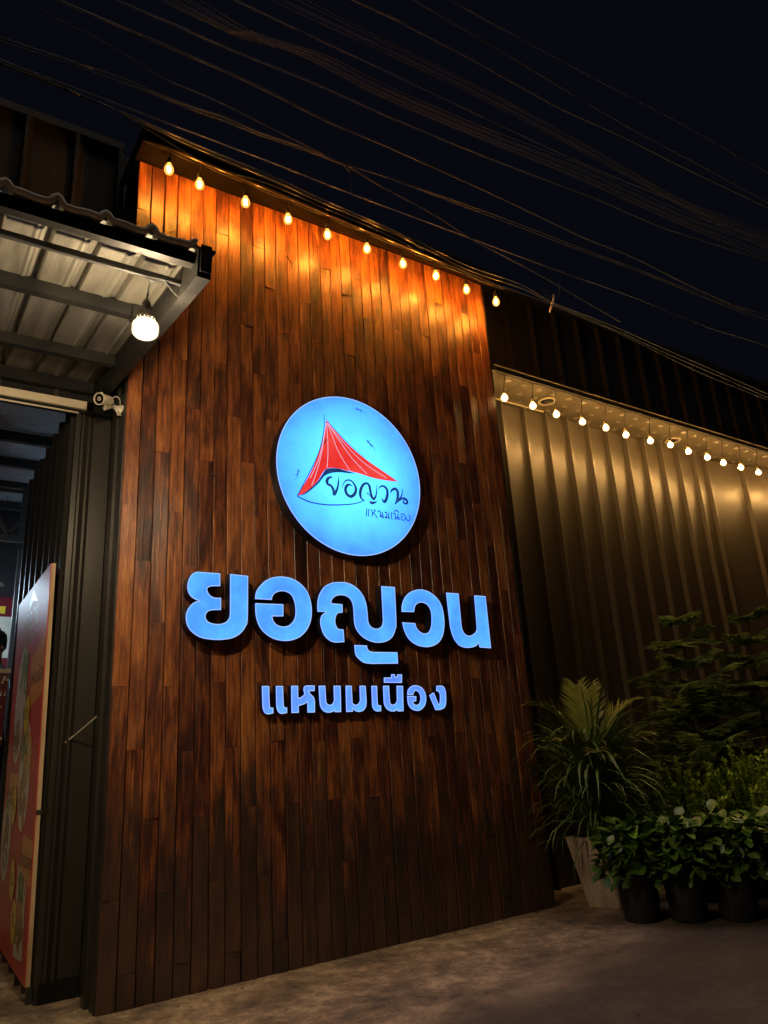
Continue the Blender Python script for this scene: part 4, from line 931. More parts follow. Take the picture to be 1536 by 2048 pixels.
# hanging lamp, one in view and its neighbour further left
def lamp(x, lab):
    o = thing('hanging_lamp', lab, 'lamp', (x, -1.80, 3.754), group='lamps hanging under the canopy')
    prof = [(.02, -.040), (.042, -.038), (.060, -.031), (.069, -.019), (.072, -.004), (.072, .030), (.068, .041), (.059, .046)]
    MB().lathe([(r_ * .86, z_ * .86) for r_, z_ in prof], n=28).build('light_core', M['big_lamp'], o, smooth=True, local=True)
    MB().lathe(prof, n=32).build('diffuser', M['lamp_shell'], o, smooth=True, local=True)
    mb = MB().lathe([(.050, .048), (.052, .056), (.046, .085), (.030, .118), (.024, .128)], n=20)
    for k in range(16):
        a = 2 * PI * k / 16
        mb.bar((.048 * cos(a), .048 * sin(a), .062), (.030 * cos(a), .030 * sin(a), .116), .004, .012, up=(cos(a), sin(a), .4))
    mb.build('heat_sink', M['lamp_body'], o, smooth=False, local=True)
    MB().lathe([(.024, .129), (.026, .135), (.026, .170), (.016, .190), (.008, .200)], n=14).build('socket', M['soot'], o, smooth=True, local=True)
    MB().tube([(0, 0, .195), (.004, -.01, .24), (.002, -.05, .27), (.003, -.085, .285)], .006, 6).build('flex', M['soot'], o, local=True)
    MB().tube([(-.05, -.09, .292), (-.02, -.09, .283), (.0, -.09, .272), (.03, -.09, .282), (.075, -.09, .287)], [.008, .014, .018, .015, .008], 8).build('junction', M['soot'], o, smooth=True, local=True)
lamp(.90, 'big glowing white lamp hanging under the right end of the canopy')
lamp(-1.0, 'big white lamp hanging under the canopy further left, outside the frame')
pts = [(-4.2, -1.93, 4.02)]
for i in range(20):
    x = -4.0 + i * .245; pts.append((x, -1.93, 4.02 - .012 * sin(i * 1.1) ** 2))
pts += [(.97, -1.90, 4.035), (1.02, -1.88, 4.00), (1.07, -1.85, 3.985)]
tag(MB().tube(pts, .007, 6).build('lamp_cable', M['soot']), 'black flex clipped along the canopy pipe to the hanging lamp', 'cable')

# ---------------------------------------------------------------- security camera
t = thing('security_camera', 'cream bullet security camera with looped lead, fixed to the side return of the wooden wall', 'camera', (1.15, .10, 4.15))
# base on the wall strip at right, body pointing left and towards the street
ax = Vector((-.72, -.60, -.28)).normalized()
c0 = Vector((1.068, .055, 4.205))
def along(d, r): 
    p = c0 + ax * d; return p, r
def lathe_ax(prof, c, a, n=18, mi=0, mb=None):
    mb = mb or MB(); a = a.normalized(); u = a.cross(Vector((0, 0, 1))).normalized(); w = a.cross(u)
    vs = []; fs = []
    for r, d in prof:
        for k in range(n):
            an = 2 * PI * k / n; vs.append(c + a * d + (u * cos(an) + w * sin(an)) * r)
    for i in range(len(prof) - 1):
        for k in range(n): k2 = (k + 1) % n; fs.append((i * n + k, i * n + k2, (i + 1) * n + k2, (i + 1) * n + k))
    fs += [tuple(range(n)), tuple((len(prof) - 1) * n + k for k in range(n))[::-1]]
    return mb.add(vs, fs, mi)
hd = c0 + ax * 0.0
mb = lathe_ax([(.020, -.085), (.036, -.075), (.042, -.05), (.044, .0), (.044, .045), (.049, .048), (.050, .062), (.043, .0625), (.041, .052)], hd, ax, 22)
mb.build('body', M['cream_plastic'], t, smooth=False)
lathe_ax([(.0405, .0530), (.0405, .0545)], hd, ax, 22).build('front_glass', M['black_glass'], t)
lathe_ax([(.011, .055), (.015, .0555), (.015, .060), (.010, .0605)], hd, ax, 16).build('lens', M['cream_plastic'], t)
lathe_ax([(.009, .0605), (.0085, .0615)], hd, ax, 12).build('lens_glass', M['black_glass'], t)
up = Vector((0, 0, 1))
MB().lathe([(.006, .0), (.011, .008), (.008, .018)], tuple(hd + ax * .03 + up * .044), 10).build('knob', M['cream_plastic'], t, smooth=True)
base = Vector((1.205, .115, 4.165))
mb = MB().tube([hd + ax * (-.015) - up * .045, hd - up * .075 - ax * .01, base + Vector((-.055, -.012, .02))], [.016, .015, .012], 10)
mb.build('arm', M['cream_plastic'], t, smooth=True)
lathe_ax([(.014, .0), (.020, -.02), (.032, -.045), (.048, -.060), (.048, -.068)], base + Vector((-.055, -.012, .02)), Vector((-.95, -.18, .25)), 18).build('mount', M['cream_plastic'], t, smooth=True)
q = hd - ax * .08
MB().tube([q, q + Vector((.02, .01, .04)), q + Vector((.05, .02, .062)), q + Vector((.078, .03, .045)), q + Vector((.085, .03, -.01)), base + Vector((.0, -.0, .03))], .0045, 6).build('lead', M['cream_plastic'], t, smooth=True)
MB().tube([q + Vector((.02, .01, .03)), q + Vector((.035, .02, -.03)), base + Vector((-.045, -.03, .01)), base + Vector((-.02, -.03, -.055)), base + Vector((.012, -.03, -.05))], .0045, 6).build('lead', M['cream_plastic'], t, smooth=True)

# ---------------------------------------------------------------- menu banner (faces -x)
BX = .905
t = thing('menu_banner', 'tall glossy red menu banner on a pale wooden frame beside the entrance', 'banner', (BX, 1.6, 0))
By0, By1, Bz0, Bz1 = .615, 2.40, .10, 3.00
t.rotation_euler.y = -0.0150
MB().box(BX, BX + .006, By0, By1, Bz0, Bz1).build('banner_sheet', M['banner_red'], t)
MB().box(BX + .008, BX + .036, By0 - .002, By0 + .045, Bz0 - .0, Bz1).build('frame_batten', M['raw_wood'], t)
MB().box(BX + .008, BX + .044, By1 - .045, By1, Bz0, Bz1).build('frame_batten', M['raw_wood'], t)
MB().box(BX + .008, BX + .044, By0 + .046, By1 - .046, Bz0 + .002, Bz0 + .045).build('frame_batten', M['raw_wood'], t)
MB().box(BX + .008, BX + .044, By0 + .046, By1 - .046, Bz1 - .045, Bz1 - .002).build('frame_batten', M['raw_wood'], t)
MB().box(BX + .004, BX + .047, By0 - .012, By0 - .003, 1.175, 1.20).build('cable_tie', M['soot'], t)
MB().box(BX + .012, BX + .048, By0 - .03, By0 + .012, 0, Bz0 - .001).build('leg', M['dark_metal'], t)
MB().box(BX + .012, BX + .048, 1.15, 1.19, 0, Bz0 - .001).build('leg', M['dark_metal'], t)
MB().box(BX + .012, BX + .048, By1 - .06, By1 - .02, 0, Bz0 - .001).build('leg', M['dark_metal'], t)
def yz(pts, dx, mb=None):
    """polygon on the banner, given as (y,z)"""
    mb = mb or MB(); p = ccw([(-(By0 + (a - By0) * .87), b) for a, b in pts])
    tris = tessellate_polygon([[Vector((q[0], q[1], 0)) for q in p]])
    return mb.add([(BX - dx, -q[0], q[1]) for q in p], tris)
def ell(cy, cz, ry, rz, n=24, rot=0, jag=0, rg=None):
    out = []
    for k in range(n):
        a = 2 * PI * k / n; j = 1 + (rg.uniform(-jag, jag) if jag else 0)
        u, v = ry * cos(a) * j, rz * sin(a) * j
        out.append((cy + u * cos(rot) - v * sin(rot), cz + u * sin(rot) + v * cos(rot)))
    return out
yz([(.62, 2.47), (1.38, 2.36), (1.38, 1.93), (.62, 2.02)], .0012).build('orange_band', M['print_orange'], t)
yz([(1.70, 1.44), (2.38, 1.46), (2.38, 1.10), (1.72, 1.12)], .0012).build('orange_band', M['print_orange'], t)
yz([(.62, .99), (1.18, 1.02), (1.22, .74), (.62, .70)], .0012).build('orange_band', M['print_orange'], t)
rgb = random.Random(9)
def dish(shape, foods, nm='dish_print'):
    o = yz(shape, .0020).build(nm, M['print_cream'], t)
    for kind, cy, cz, ry, rz, n in foods:
        mb = MB()
        for i in range(n):
            a = rgb.uniform(0, 6.28); r = math.sqrt(rgb.random())
            y_, z_ = cy + ry * r * cos(a), cz + rz * r * sin(a)
            yz(ell(y_, z_, rgb.uniform(.02, .07), rgb.uniform(.015, .045), 7, rgb.uniform(0, 3), .25, rgb), .0026 + i * .00004, mb)
        mb.build('food_print', M['print_' + kind], o)
dish(ell(1.95, 2.02, .36, .50, 30, .25), [('green', 1.80, 2.28, .24, .17, 46), ('brown', 2.05, 1.72, .20, .16, 34), ('green', 1.62, 2.02, .07, .15, 12)])
dish(ell(1.36, 1.44, .34, .42, 30, -.1), [('gold', 1.22, 1.58, .20, .22, 34), ('green', 1.45, 1.62, .22, .12, 24), ('brown', 1.38, 1.30, .22, .17, 50), ('gold', 1.25, 1.18, .14, .12, 16)])
dish(ell(2.30, .93, .32, .34, 30, .1), [('brown', 2.30, .88, .22, .20, 50), ('green', 2.35, 1.12, .08, .10, 8)])
dish([(1.35, .80), (.84, .70), (.80, .22), (1.30, .18)], [('green', 1.08, .67, .18, .09, 30), ('gold', 1.08, .50, .16, .12, 22), ('brown', 1.08, .36, .20, .10, 40), ('green', 1.0, .50, .1, .1, 8)])
def text(body, mat, parent, cy, cz, size, dx, name='lettering'):
    cu = bpy.data.curves.new(name, 'FONT'); cu.body = body; cu.size = 1.0; cu.align_x = 'CENTER'; cu.resolution_u = 2
    ob = bpy.data.objects.new(name, cu); col.objects.link(ob)
    bpy.context.view_layer.update()
    ev = ob.evaluated_get(bpy.context.evaluated_depsgraph_get()); me0 = ev.to_mesh()
    vs = [tuple(v.co) for v in me0.vertices]; fs = [tuple(p.vertices) for p in me0.polygons]
    ev.to_mesh_clear(); bpy.data.objects.remove(ob); bpy.data.curves.remove(cu)
    mb = MB(); mb.add([(BX - dx, By0 + (cy - v[0] * size - By0) * .87, cz + v[1] * size) for v in vs], fs)
    return mb.build(name, mat, parent)
price = [(1.42, 1.90, '179.-'), (1.86, 1.20, '95.-'), (1.62, .66, '50.-'), (1.38, .40, '70.-')]
for cy, cz, s_ in price:
    o = yz(ell(cy, cz, .15, .15, 24), .0062).build('price_disc', M['print_yellow'], t)
    text(s_, M['print_dark'], o, cy, cz - .04, .13, .0072)
text('แหนมเนือง', M['print_dark'], t, 1.0, 2.12, .17, .0022)
text('เปาะเปี๊ยะ', M['print_dark'], t, 2.15, 1.20, .18, .0022)
text('แหนมคลุก', M['print_dark'], t, .92, .80, .15, .0022)
text('ยอญวน', M['print_pale'], t, 1.62, 2.62, .30, .0015)
text('แหนมเนือง ยอญวน', M['print_pale'], t, 1.62, 2.50, .12, .0015)
mb = MB(); yz([(1.86, 2.80), (1.60, 2.97), (1.22, 2.80), (1.56, 2.86)], .0015, mb); mb.build('tent_emblem', M['print_pale'], t)

tag(MB().tube([(1.22, .30, 1.83), (1.10, .50, 1.70), (.96, .62, 1.575)], .0048, 5).build('string', M['rope']), 'taut white string tied from the menu banner to the wooden wall corner', 'string')

# ---------------------------------------------------------------- inside the restaurant
t = thing('dining_hall', 'dark interior of the restaurant with a silver foil ceiling and maroon back wall', 'hall', (0, 9, 0))
def hz(y): return 5.1 + (y - WY) * .13
n = 10
mb = MB(); vs = []; fs = []
for i in range(41):
    y = WY + .1 + i * .24
    for x in (-4.0, 1.6, 3.4): vs.append((x, y, hz(y) + (.02 if i % 2 else 0)))
for i in range(40):
    a = i * 3; fs += [(a, a + 1, a + 4, a + 3), (a + 1, a + 2, a + 5, a + 4)]
mb.add(vs, fs).build('foil_ceiling', M['foil'], t)
MB().box(-4, 3.4, 10.0, 10.1, 0, 6.6).build('back_wall', M['inner_dark'], t)
MB().box(3.4, 3.5, WY + .1, 10.1, 0, 6.6).build('side_wall', M['inner_dark'], t)
MB().box(-4.1, -4.0, WY + .1, 10.1, 0, 6.6).build('side_wall', M['inner_dark'], t)
for y in (1.5, 2.6, 4.2, 5.6, 7.4, 9.0):
    MB().box(-4, 3.3, y - .04, y + .04, hz(y) - .14, hz(y) - .01).build('purlin', M['dark_metal'], t)
o = thing('roof_truss', 'black steel lattice truss crossing the hall under the foil ceiling', 'truss', (0, 6.2, 4.6))
mb = MB().bar((-4, 6.2, 5.55), (3.3, 6.2, 5.55), .08, .10); mb.build('top_chord', M['dark_metal'], o)
mb = MB().bar((-4, 6.2, 4.72), (3.3, 6.2, 4.72), .08, .10); mb.build('bottom_chord', M['dark_metal'], o)
x = -3.9; k = 0
while x < 3.0:
    MB().bar((x, 6.2, 4.77 if k % 2 else 5.5), (x + .45, 6.2, 5.5 if k % 2 else 4.77), .05, .05).build('web_bar', M['dark_metal'], o); x += .45; k += 1
for x in (1.22, -1.2): MB().bar((x, 6.2, 4.77), (x, 6.2, 5.5), .06, .06).build('web_post', M['dark_metal'], o)
o = thing('hall_column', 'dark steel column in the hall under the truss', 'column', (1.28, 6.6, 0))
MB().box(1.24, 1.34, 6.55, 6.65, 0, 4.66).build('shaft', M['dark_metal'], o); MB().box(1.2, 1.38, 6.5, 6.7, 0, .03).build('base_plate', M['dark_metal'], o)
for (x, y, z, lb) in ((.12, 5.4, 3.75, 'cool white tube light inside the hall, nearer the entrance'), (.18, 8.6, 4.1, 'cool white tube light deep inside the hall')):
    o = thing('tube_light', lb, 'tube light', (x, y, z), group='tube lights in the hall')
    MB().tube([(x, y - .6, z), (x, y + .6, z)], .028, 10).build('tube', M['cool_tube'], o)
    MB().box(x - .04, x + .04, y - .64, y + .64, z + .035, z + .08).build('housing', M['white_paint'], o)
    for yy in (y - .5, y + .5): MB().tube([(x, yy, z + .08), (x, yy, hz(yy))], .006, 5).build('hanger', M['soot'], o)
# posters on the far wall
o = thing('poster', 'maroon wall poster with a white panel showing a small black tent mark', 'poster', (1.45, 9.9, 3.2))
MB().box(.6, 2.1, 9.955, 9.99, 2.4, 4.6).build('backing', M['maroon'], o)
MB().box(1.20, 1.58, 9.945, 9.954, 3.45, 4.22).build('white_panel', M['print_cream'], o)
mb = flat([(1.30, 3.80), (1.40, 4.02), (1.50, 3.84), (1.40, 3.86)], 9.943); mb.build('tent_mark', M['print_dark'], o)
MB().box(1.32, 1.46, 9.945, 9.954, 4.28, 4.42).build('yellow_panel', M['print_yellow'], o)
o = thing('loudspeaker', 'small black loudspeaker hanging beside the posters in the hall', 'speaker', (1.62, 8.8, 4.2))
MB().box(1.50, 1.66, 8.7, 8.9, 3.98, 4.5).build('cabinet', M['soot'], o); MB().lathe([(.06, 0), (.05, .01)], (1.58, 8.688, 4.12), 14, axis='y').build('cone', M['dark_metal'], o)
for i, (x, y, z) in enumerate(((.98, 7.6, 4.35), (1.18, 8.4, 4.48))):
    o = thing('pendant_lamp', ['white shaded pendant lamp in the hall, lower left one', 'white shaded pendant lamp in the hall, upper right one'][i], 'lamp', (x, y, z), group='pendant lamps in the hall')
    MB().lathe([(.09, 0), (.07, .03), (.02, .07)], (x, y, z), 14).build('shade', M['white_paint'], o, smooth=True)
    MB().tube([(x, y, z + .07), (x, y, hz(y))], .006, 5).build('flex', M['soot'], o)
# raised floor, counter boards
tag(MB().box(-4, 3.4, 3.6, 9.99, 0.004, .74).build('raised_floor', M['ground']), kind='structure')
o = thing('counter_board', 'grey brown printed counter board with a cream top edge inside the entrance', 'board', (.6, 3.3, 0))
MB().box(-.4, .915, 3.28, 3.31, 1.72, 2.44).build('upper_print', M['maroon'], o)
MB().box(-.4, .93, 3.27, 3.32, 2.445, 2.49).build('top_edge', M['trim'], o)
MB().box(-.4, .84, 3.285, 3.315, 0.0, 1.715).build('lower_panel', M['white_paint'], o)
mb = MB(); rg = random.Random(2)
for i in range(60):
    x = rg.uniform(.5, .9); z = rg.uniform(1.76, 2.4); flat([(x, z), (x + rg.uniform(.01, .04), z + rg.uniform(.0, .01)), (x + .02, z + rg.uniform(.02, .08))], 3.2785 - i * 1e-5, mb)
mb.build('printed_motif', M['print_pale'], o)

# member of staff behind the counter
def person(x, y, z, face):
    t = thing('person', 'person in a light blue shirt with black hair standing behind the counter board', 'person', (x, y, z), rz=face)
    H = 2.36
    V_ = {}; E_ = []; R_ = {}
    def j(n, p, r, par=None):
        V_[n] = len(V_); R_[n] = (p, r)
        if par: E_.append((V_[par], V_[n]))
    j('pelvis', (0, 0, 1.24), .155)
    j('waist', (0, 0, 1.48), .140, 'pelvis'); j('chest', (0, .0, 1.76), .165, 'waist'); j('neck', (0, .01, 2.0), .062, 'chest'); j('skull', (0, .0, 2.14), .095, 'neck'); j('crown', (0, .0, 2.24), .095, 'skull')
    for s_ in (-1, 1):
        a = 'l' if s_ < 0 else 'r'
        j('sh' + a, (s_ * .24, 0, 1.87), .072, 'chest'); j('el' + a, (s_ * .30, -.03, 1.46), .050, 'sh' + a); j('wr' + a, (s_ * .27, -.24, 1.24), .034, 'el' + a); j('pa' + a, (s_ * .25, -.33, 1.22), .036, 'wr' + a)
        j('hp' + a, (s_ * .12, 0, 1.12), .115, 'pelvis'); j('kn' + a, (s_ * .13, -.01, .64), .078, 'hp' + a); j('an' + a, (s_ * .13, .02, .10), .048, 'kn' + a); j('to' + a, (s_ * .14, -.17, .04), .042, 'an' + a)
        for f in range(4):
            j('f%s%d' % (a, f), (s_ * .25 + (f - 1.5) * .020, -.39, 1.215), .011, 'pa' + a); j('g%s%d' % (a, f), (s_ * .25 + (f - 1.5) * .021, -.43, 1.19), .010, 'f%s%d' % (a, f))
        j('t' + a, (s_ * .21, -.34, 1.20), .012, 'pa' + a)
    me = bpy.data.meshes.new('body'); order = sorted(V_, key=lambda k: V_[k])
    me.from_pydata([Vector(R_[k][0]) * K for k in order], E_, [])
    ob = bpy.data.objects.new('tmp_body', me); col.objects.link(ob)
    md = ob.modifiers.new('s', 'SKIN'); md.use_smooth_shade = True
    for i, k in enumerate(order):
        sv = me.skin_vertices[0].data[i]; sv.radius = (R_[k][1] * K, R_[k][1] * K * .8); sv.use_root = (k == 'pelvis')
    ob.modifiers.new('u', 'SUBSURF').levels = 1
    bpy.context.view_layer.update()
    ev = ob.evaluated_get(bpy.context.evaluated_depsgraph_get())
    m2 = bpy.data.meshes.new_from_object(ev); bpy.data.objects.remove(ob)
    for mt in ('skin', 'shirt', 'trousers'): m2.materials.append(M[mt])
    for p in m2.polygons:
        c_ = p.center / K; p.use_smooth = True
        if c_.z < .10: p.material_index = 2
        elif c_.z < 1.26 and abs(c_.x) < .235 and c_.y > -.20: p.material_index = 2
        elif 1.26 <= c_.z < 1.97 and (c_.z > 1.5 or abs(c_.x) < .22): p.material_index = 1
        else: p.material_index = 0
    link('body', m2, t)
    MB().lathe([(.02, 2.365), (.075, 2.35), (.112, 2.30), (.122, 2.22), (.118, 2.15), (.10, 2.12)], (0, .022, 0), 18).build('hair', M['hair'], t, smooth=True, local=True)
    for s_ in (-1, 1):
        MB().lathe([(.002, -.010), (.012, -.004), (.012, .004), (.002, .010)], (s_ * .036, -.098, 2.185), 8).build('eye', M['print_dark'], t, smooth=True, local=True)
        MB().lathe([(.004, -.028), (.016, -.012), (.018, .012), (.004, .028)], (s_ * .105, .0, 2.16), 8).build('ear', M['skin'], t, smooth=True, local=True)
    MB().add([(-.018, -.095, 2.13), (.018, -.095, 2.13), (0, -.13, 2.135), (0, -.098, 2.19)], [(0, 1, 2), (0, 2, 3), (1, 3, 2)]).build('nose', M['skin'], t, local=True)
    MB().tube([(-.028, -.094, 2.095), (0, -.102, 2.092), (.028, -.094, 2.095)], [.004, .008, .004], 6).build('mouth', M['maroon'], t, smooth=True, local=True)
person(.90, 4.6, .742, .5)

# ---------------------------------------------------------------- plants
def strap_leaf(L_, w, droop, curl, seed, n=7):
    rg = random.Random(seed); mb = MB(); vs = []; fs = []
    a = rg.uniform(1.15, 1.45); x = z = 0.0; sx = 0
    for i in range(n + 1):
        u = i / n; ww = w * (0.55 + .8 * u if u < .35 else .85 * (1 - (u - .35) / .65) ** .8 + .02)
        vs += [(x, -ww / 2 + sx, z + .12 * ww), (x, sx, z), (x, ww / 2 + sx, z + .12 * ww)]
        x += cos(a) * L_ / n; z += sin(a) * L_ / n; a -= droop / n * (0.5 + u); sx += curl * L_ / n * u
    for i in range(n):
        k = 3 * i; fs += [(k, k + 3, k + 4, k + 1), (k + 1, k + 4, k + 5, k + 2)]
    return mb.add(vs, fs)

def broad_leaf(L_, w, n=6):
    mb = MB(); vs = []; fs = []
    for i in range(n + 1):
        u = i / n; ww = w * (math.sin(PI * (u ** 1.25) * .96 + .02) ** .8) / 2 + .001; x = L_ * u; z = -.18 * L_ * u * u
        vs += [(x, -ww, z + .22 * ww), (x, 0, z), (x, ww, z + .22 * ww)]
    for i in range(n):
        k = 3 * i; fs += [(k, k + 3, k + 4, k + 1), (k + 1, k + 4, k + 5, k + 2)]
    return mb.add(vs, fs)

# tapered concrete planter
px, py, rz = 5.60, -.30, .30
t = thing('planter', 'tall tapered square concrete planter, stained, beside the wooden wall', 'planter', (px, py, 0), rz=rz)
mb = MB(); b, T, h = .15, .25, .58
q = [(-1, -1), (1, -1), (1, 1), (-1, 1)]
vs = [(u * b, v * b, 0) for u, v in q] + [(u * T, v * T, h) for u, v in q] + [(u * (T - .03), v * (T - .03), h) for u, v in q] + [(u * (T - .045), v * (T - .045), h - .06) for u, v in q]
fs = [(3, 2, 1, 0)] + [(i + 4 * l, (i + 1) % 4 + 4 * l, (i + 1) % 4 + 4 * l + 4, i + 4 * l + 4) for l in range(3) for i in range(4)]
mb.add(vs, fs).build('shell', M['planter'], t, local=True)
s = T - .047
MB().add([(-s, -s, h - .055), (s, -s, h - .055), (s, s, h - .055), (-s, s, h - .055)], [(0, 1, 2, 3)]).build('soil', M['soil'], t, local=True)

SP = 1.12
t = thing('strap_leaf_plant', 'large tuft of long arching strap leaves growing from the concrete planter', 'plant', (px, py, .54))
metas = [mesh_of(strap_leaf(L_, w, d, c_, i), 'leaf', M['leaf_strap'], True) for i, (L_, w, d, c_) in enumerate([(1.05, .040, 1.5, .1), (.98, .036, 1.9, -.15), (.90, .038, 2.4, .1), (.95, .034, 1.2, -.1), (.8, .036, 2.6, .2), (1.0, .034, .9, .05)])]
rg = random.Random(8)
for i in range(290):
    a = rg.uniform(0, 2 * PI); tier = rg.random()
    me = metas[rg.randrange(6)]
    z = tier * .70; r = rg.uniform(0, .10)
    s_ = rg.uniform(.6, 1.0) * (1.0 if tier > .3 else .85) * SP
    link('leaf', me, t, loc=(r * cos(a), r * sin(a), z), rot=(rg.uniform(-.25, .25), rg.uniform(-.1, .75) + (.30 if tier < .35 else 0), a), scale=(s_, s_, s_))
mb = MB()
for i in range(330):
    a = rg.uniform(0, 2 * PI); tier = rg.random(); s_ = rg.uniform(.5, .9) * SP
    src = strap_leaf(rg.uniform(.8, 1.0), .036, rg.uniform(1.0, 2.7), rg.uniform(-.2, .2), i, 5)
    mt_ = Matrix.Translation((.06 * cos(a), .06 * sin(a), tier * .70)) @ Euler((rg.uniform(-.25, .25), rg.uniform(-.1, .9) + (.35 if tier < .4 else 0), a)).to_matrix().to_4x4() @ Matrix.Scale(s_, 4)
    mb.add([mt_ @ Vector(v) for v in src.v], src.f)
tag(mb.build('inner_foliage', M['leaf_strap'], t, smooth=True, local=True), kind='stuff')
MB().tube([(0, 0, -.06), (.01, 0, .3), (0, .01, .65)], [.05, .045, .03], 8).build('stem', M['bark'], t, local=True)

# palm fronds above it
t = thing('palm', 'young palm with feathery arching fronds rising above the strap leaves', 'plant', (px + .05, py + .06, .56))
def frond(L_, rise, bend, az, seed, nl=26):
    rg = random.Random(seed); pts = []; x = z = 0; a = rise; n = 14
    for i in range(n + 1):
        pts.append(Vector((x, 0, z))); x += cos(a) * L_ / n; z += sin(a) * L_ / n; a -= bend / n * (i / n) * 1.9
    mb = MB().tube(pts, [.010 * (1 - .8 * i / n) + .002 for i in range(n + 1)], 5)
    for s_ in (-1, 1):
        for k in range(nl):
            u = .28 + .72 * k / nl; f = u * n; i = min(int(f), n - 1); p = pts[i].lerp(pts[i + 1], f - i); d = (pts[i + 1] - pts[i]).normalized()
            ll = .24 * (1 - abs(u - .55) * 1.3) + .05; sp = Vector((0, s_, 0))
            tip = p + (d * .75 + sp * .75 + Vector((0, 0, .22 - .25 * rg.random()))) * ll
            mid = p.lerp(tip, .5) + Vector((0, 0, .02)); w = d * .009
            mb.add([p - w, p + w, mid + w * 1.2, mid - w * 1.2, tip], [(0, 1, 2, 3), (3, 2, 4)])
    o = mb.build('frond', M['leaf_frond'], t, local=True); o.rotation_euler = (0, 0, az); return o
MB().tube([(0, 0, -.06), (0, .0, .4), (.0, 0, .64)], [.035, .028, .018], 8).build('stem', M['bark'], t, local=True)
for (L_, r, b_, az, z) in ((.95, 1.25, 1.8, 2.7, .78), (.80, 1.35, .5, .5, .8), (.85, 1.1, 1.1, -.3, .78), (.7, 1.0, 1.5, 3.4, .68), (.8, 1.45, .3, 1.0, .8), (.7, .9, 1.7, -2.3, .65), (.75, .95, 1.4, -1.0, .66), (.65, .9, 1.6, 4.2, .6)):
    frond(L_, r, b_, az, int(L_ * 100 + az * 10)).location = (0, 0, (z - .20) * K)

# potted broad-leaf shrubs
pot_prof = [(.135, 0), (.142, .01), (.165, .30), (.185, .335), (.185, .365), (.175, .365), (.160, .33)]
leafm = [mesh_of(broad_leaf(.150, .085), 'leaf', M['leaf_broad'], True), mesh_of(broad_leaf(.130, .078), 'leaf', M['leaf_broad'], True), mesh_of(broad_leaf(.165, .09), 'leaf', M['leaf_broad'], True)]
pots = [(5.31, -.87, 'left'), (5.56, -1.14, 'middle'), (5.84, -1.40, 'right')]
extra = [(6.20, -1.62, 'far right, cut by the frame')]
def potted(x, y, nm, seed, n=270, hgt=.47, rad=.27):
    rg = random.Random(seed)
    p = thing('flower_pot', 'black plastic pot, %s of the row of shrub pots' % nm, 'pot', (x, y, 0), rz=rg.random(), group='black plastic pots')
    MB().lathe(pot_prof, n=24).build('shell', M['pot'], p, smooth=False, local=True)
    MB().lathe([(.158, .30), (.158, .325)], n=20).build('soil', M['soil'], p, local=True)
    s = thing('shrub', 'dense shrub of rounded glossy leaves in the %s black pot' % nm, 'shrub', (x, y, .32), group='round-leaved potted shrubs')
    mb = MB(); tips = []
    for i in range(17):
        a = rg.uniform(0, 2 * PI); r = math.sqrt(rg.random()) * rad * .85; hh = hgt * rg.uniform(.55, 1.0)
        e = Vector((r * cos(a), r * sin(a), hh * (1 - .45 * (r / rad) ** 2) + .04)); st = Vector((r * .15 * cos(a), r * .15 * sin(a), 0))
        mid = st.lerp(e, .5) + Vector((0, 0, .03)); mb.tube([st, mid, e], [.010, .007, .003], 5); tips.append((st, mid, e))
    mb.build('stem', M['bark'], s, local=True)
    for i in range(n):
        st, mid, e = tips[rg.randrange(len(tips))]; u = rg.uniform(.15, 1.0) ** .7
        b_ = mid.lerp(e, (u - .5) * 2) if u > .5 else st.lerp(mid, u * 2)
        a = rg.uniform(0, 2 * PI); out = Vector((b_.x, b_.y, 0))
        if out.length > .02 and rg.random() < .65: a = math.atan2(out.y, out.x) + rg.uniform(-1.1, 1.1)
        sc_ = rg.uniform(.65, 1.1)
        b_ = b_ + Vector((cos(a), sin(a), 0)) * rg.uniform(0, .07)
        link('leaf', leafm[rg.randrange(3)], s, loc=b_, rot=(rg.uniform(-.5, .5), rg.uniform(-1.0, .75), a), scale=(sc_,) * 3)
    base_leaf = broad_leaf(.13, .08, 4); mb = MB()
    for i in range(330):
        a = rg.uniform(0, 2 * PI); r = math.sqrt(rg.random()) * rad * 1.02; zz = rg.uniform(.02, 1) * hgt * (1 - .4 * (r / rad) ** 2)
        mt_ = Matrix.Translation((r * cos(a), r * sin(a), zz)) @ Euler((rg.uniform(-.6, .6), rg.uniform(-.9, .9), a + rg.uniform(-1, 1))).to_matrix().to_4x4() @ Matrix.Scale(rg.uniform(.7, 1.05), 4)
        mb.add([mt_ @ Vector(v) for v in base_leaf.v], base_leaf.f)
    tag(mb.build('inner_foliage', M['leaf_broad'], s, smooth=True, local=True), kind='stuff')
for i, (x, y, nm) in enumerate(pots + extra): potted(x, y, nm, 40 + i, n=(290 if i < 3 else 200))

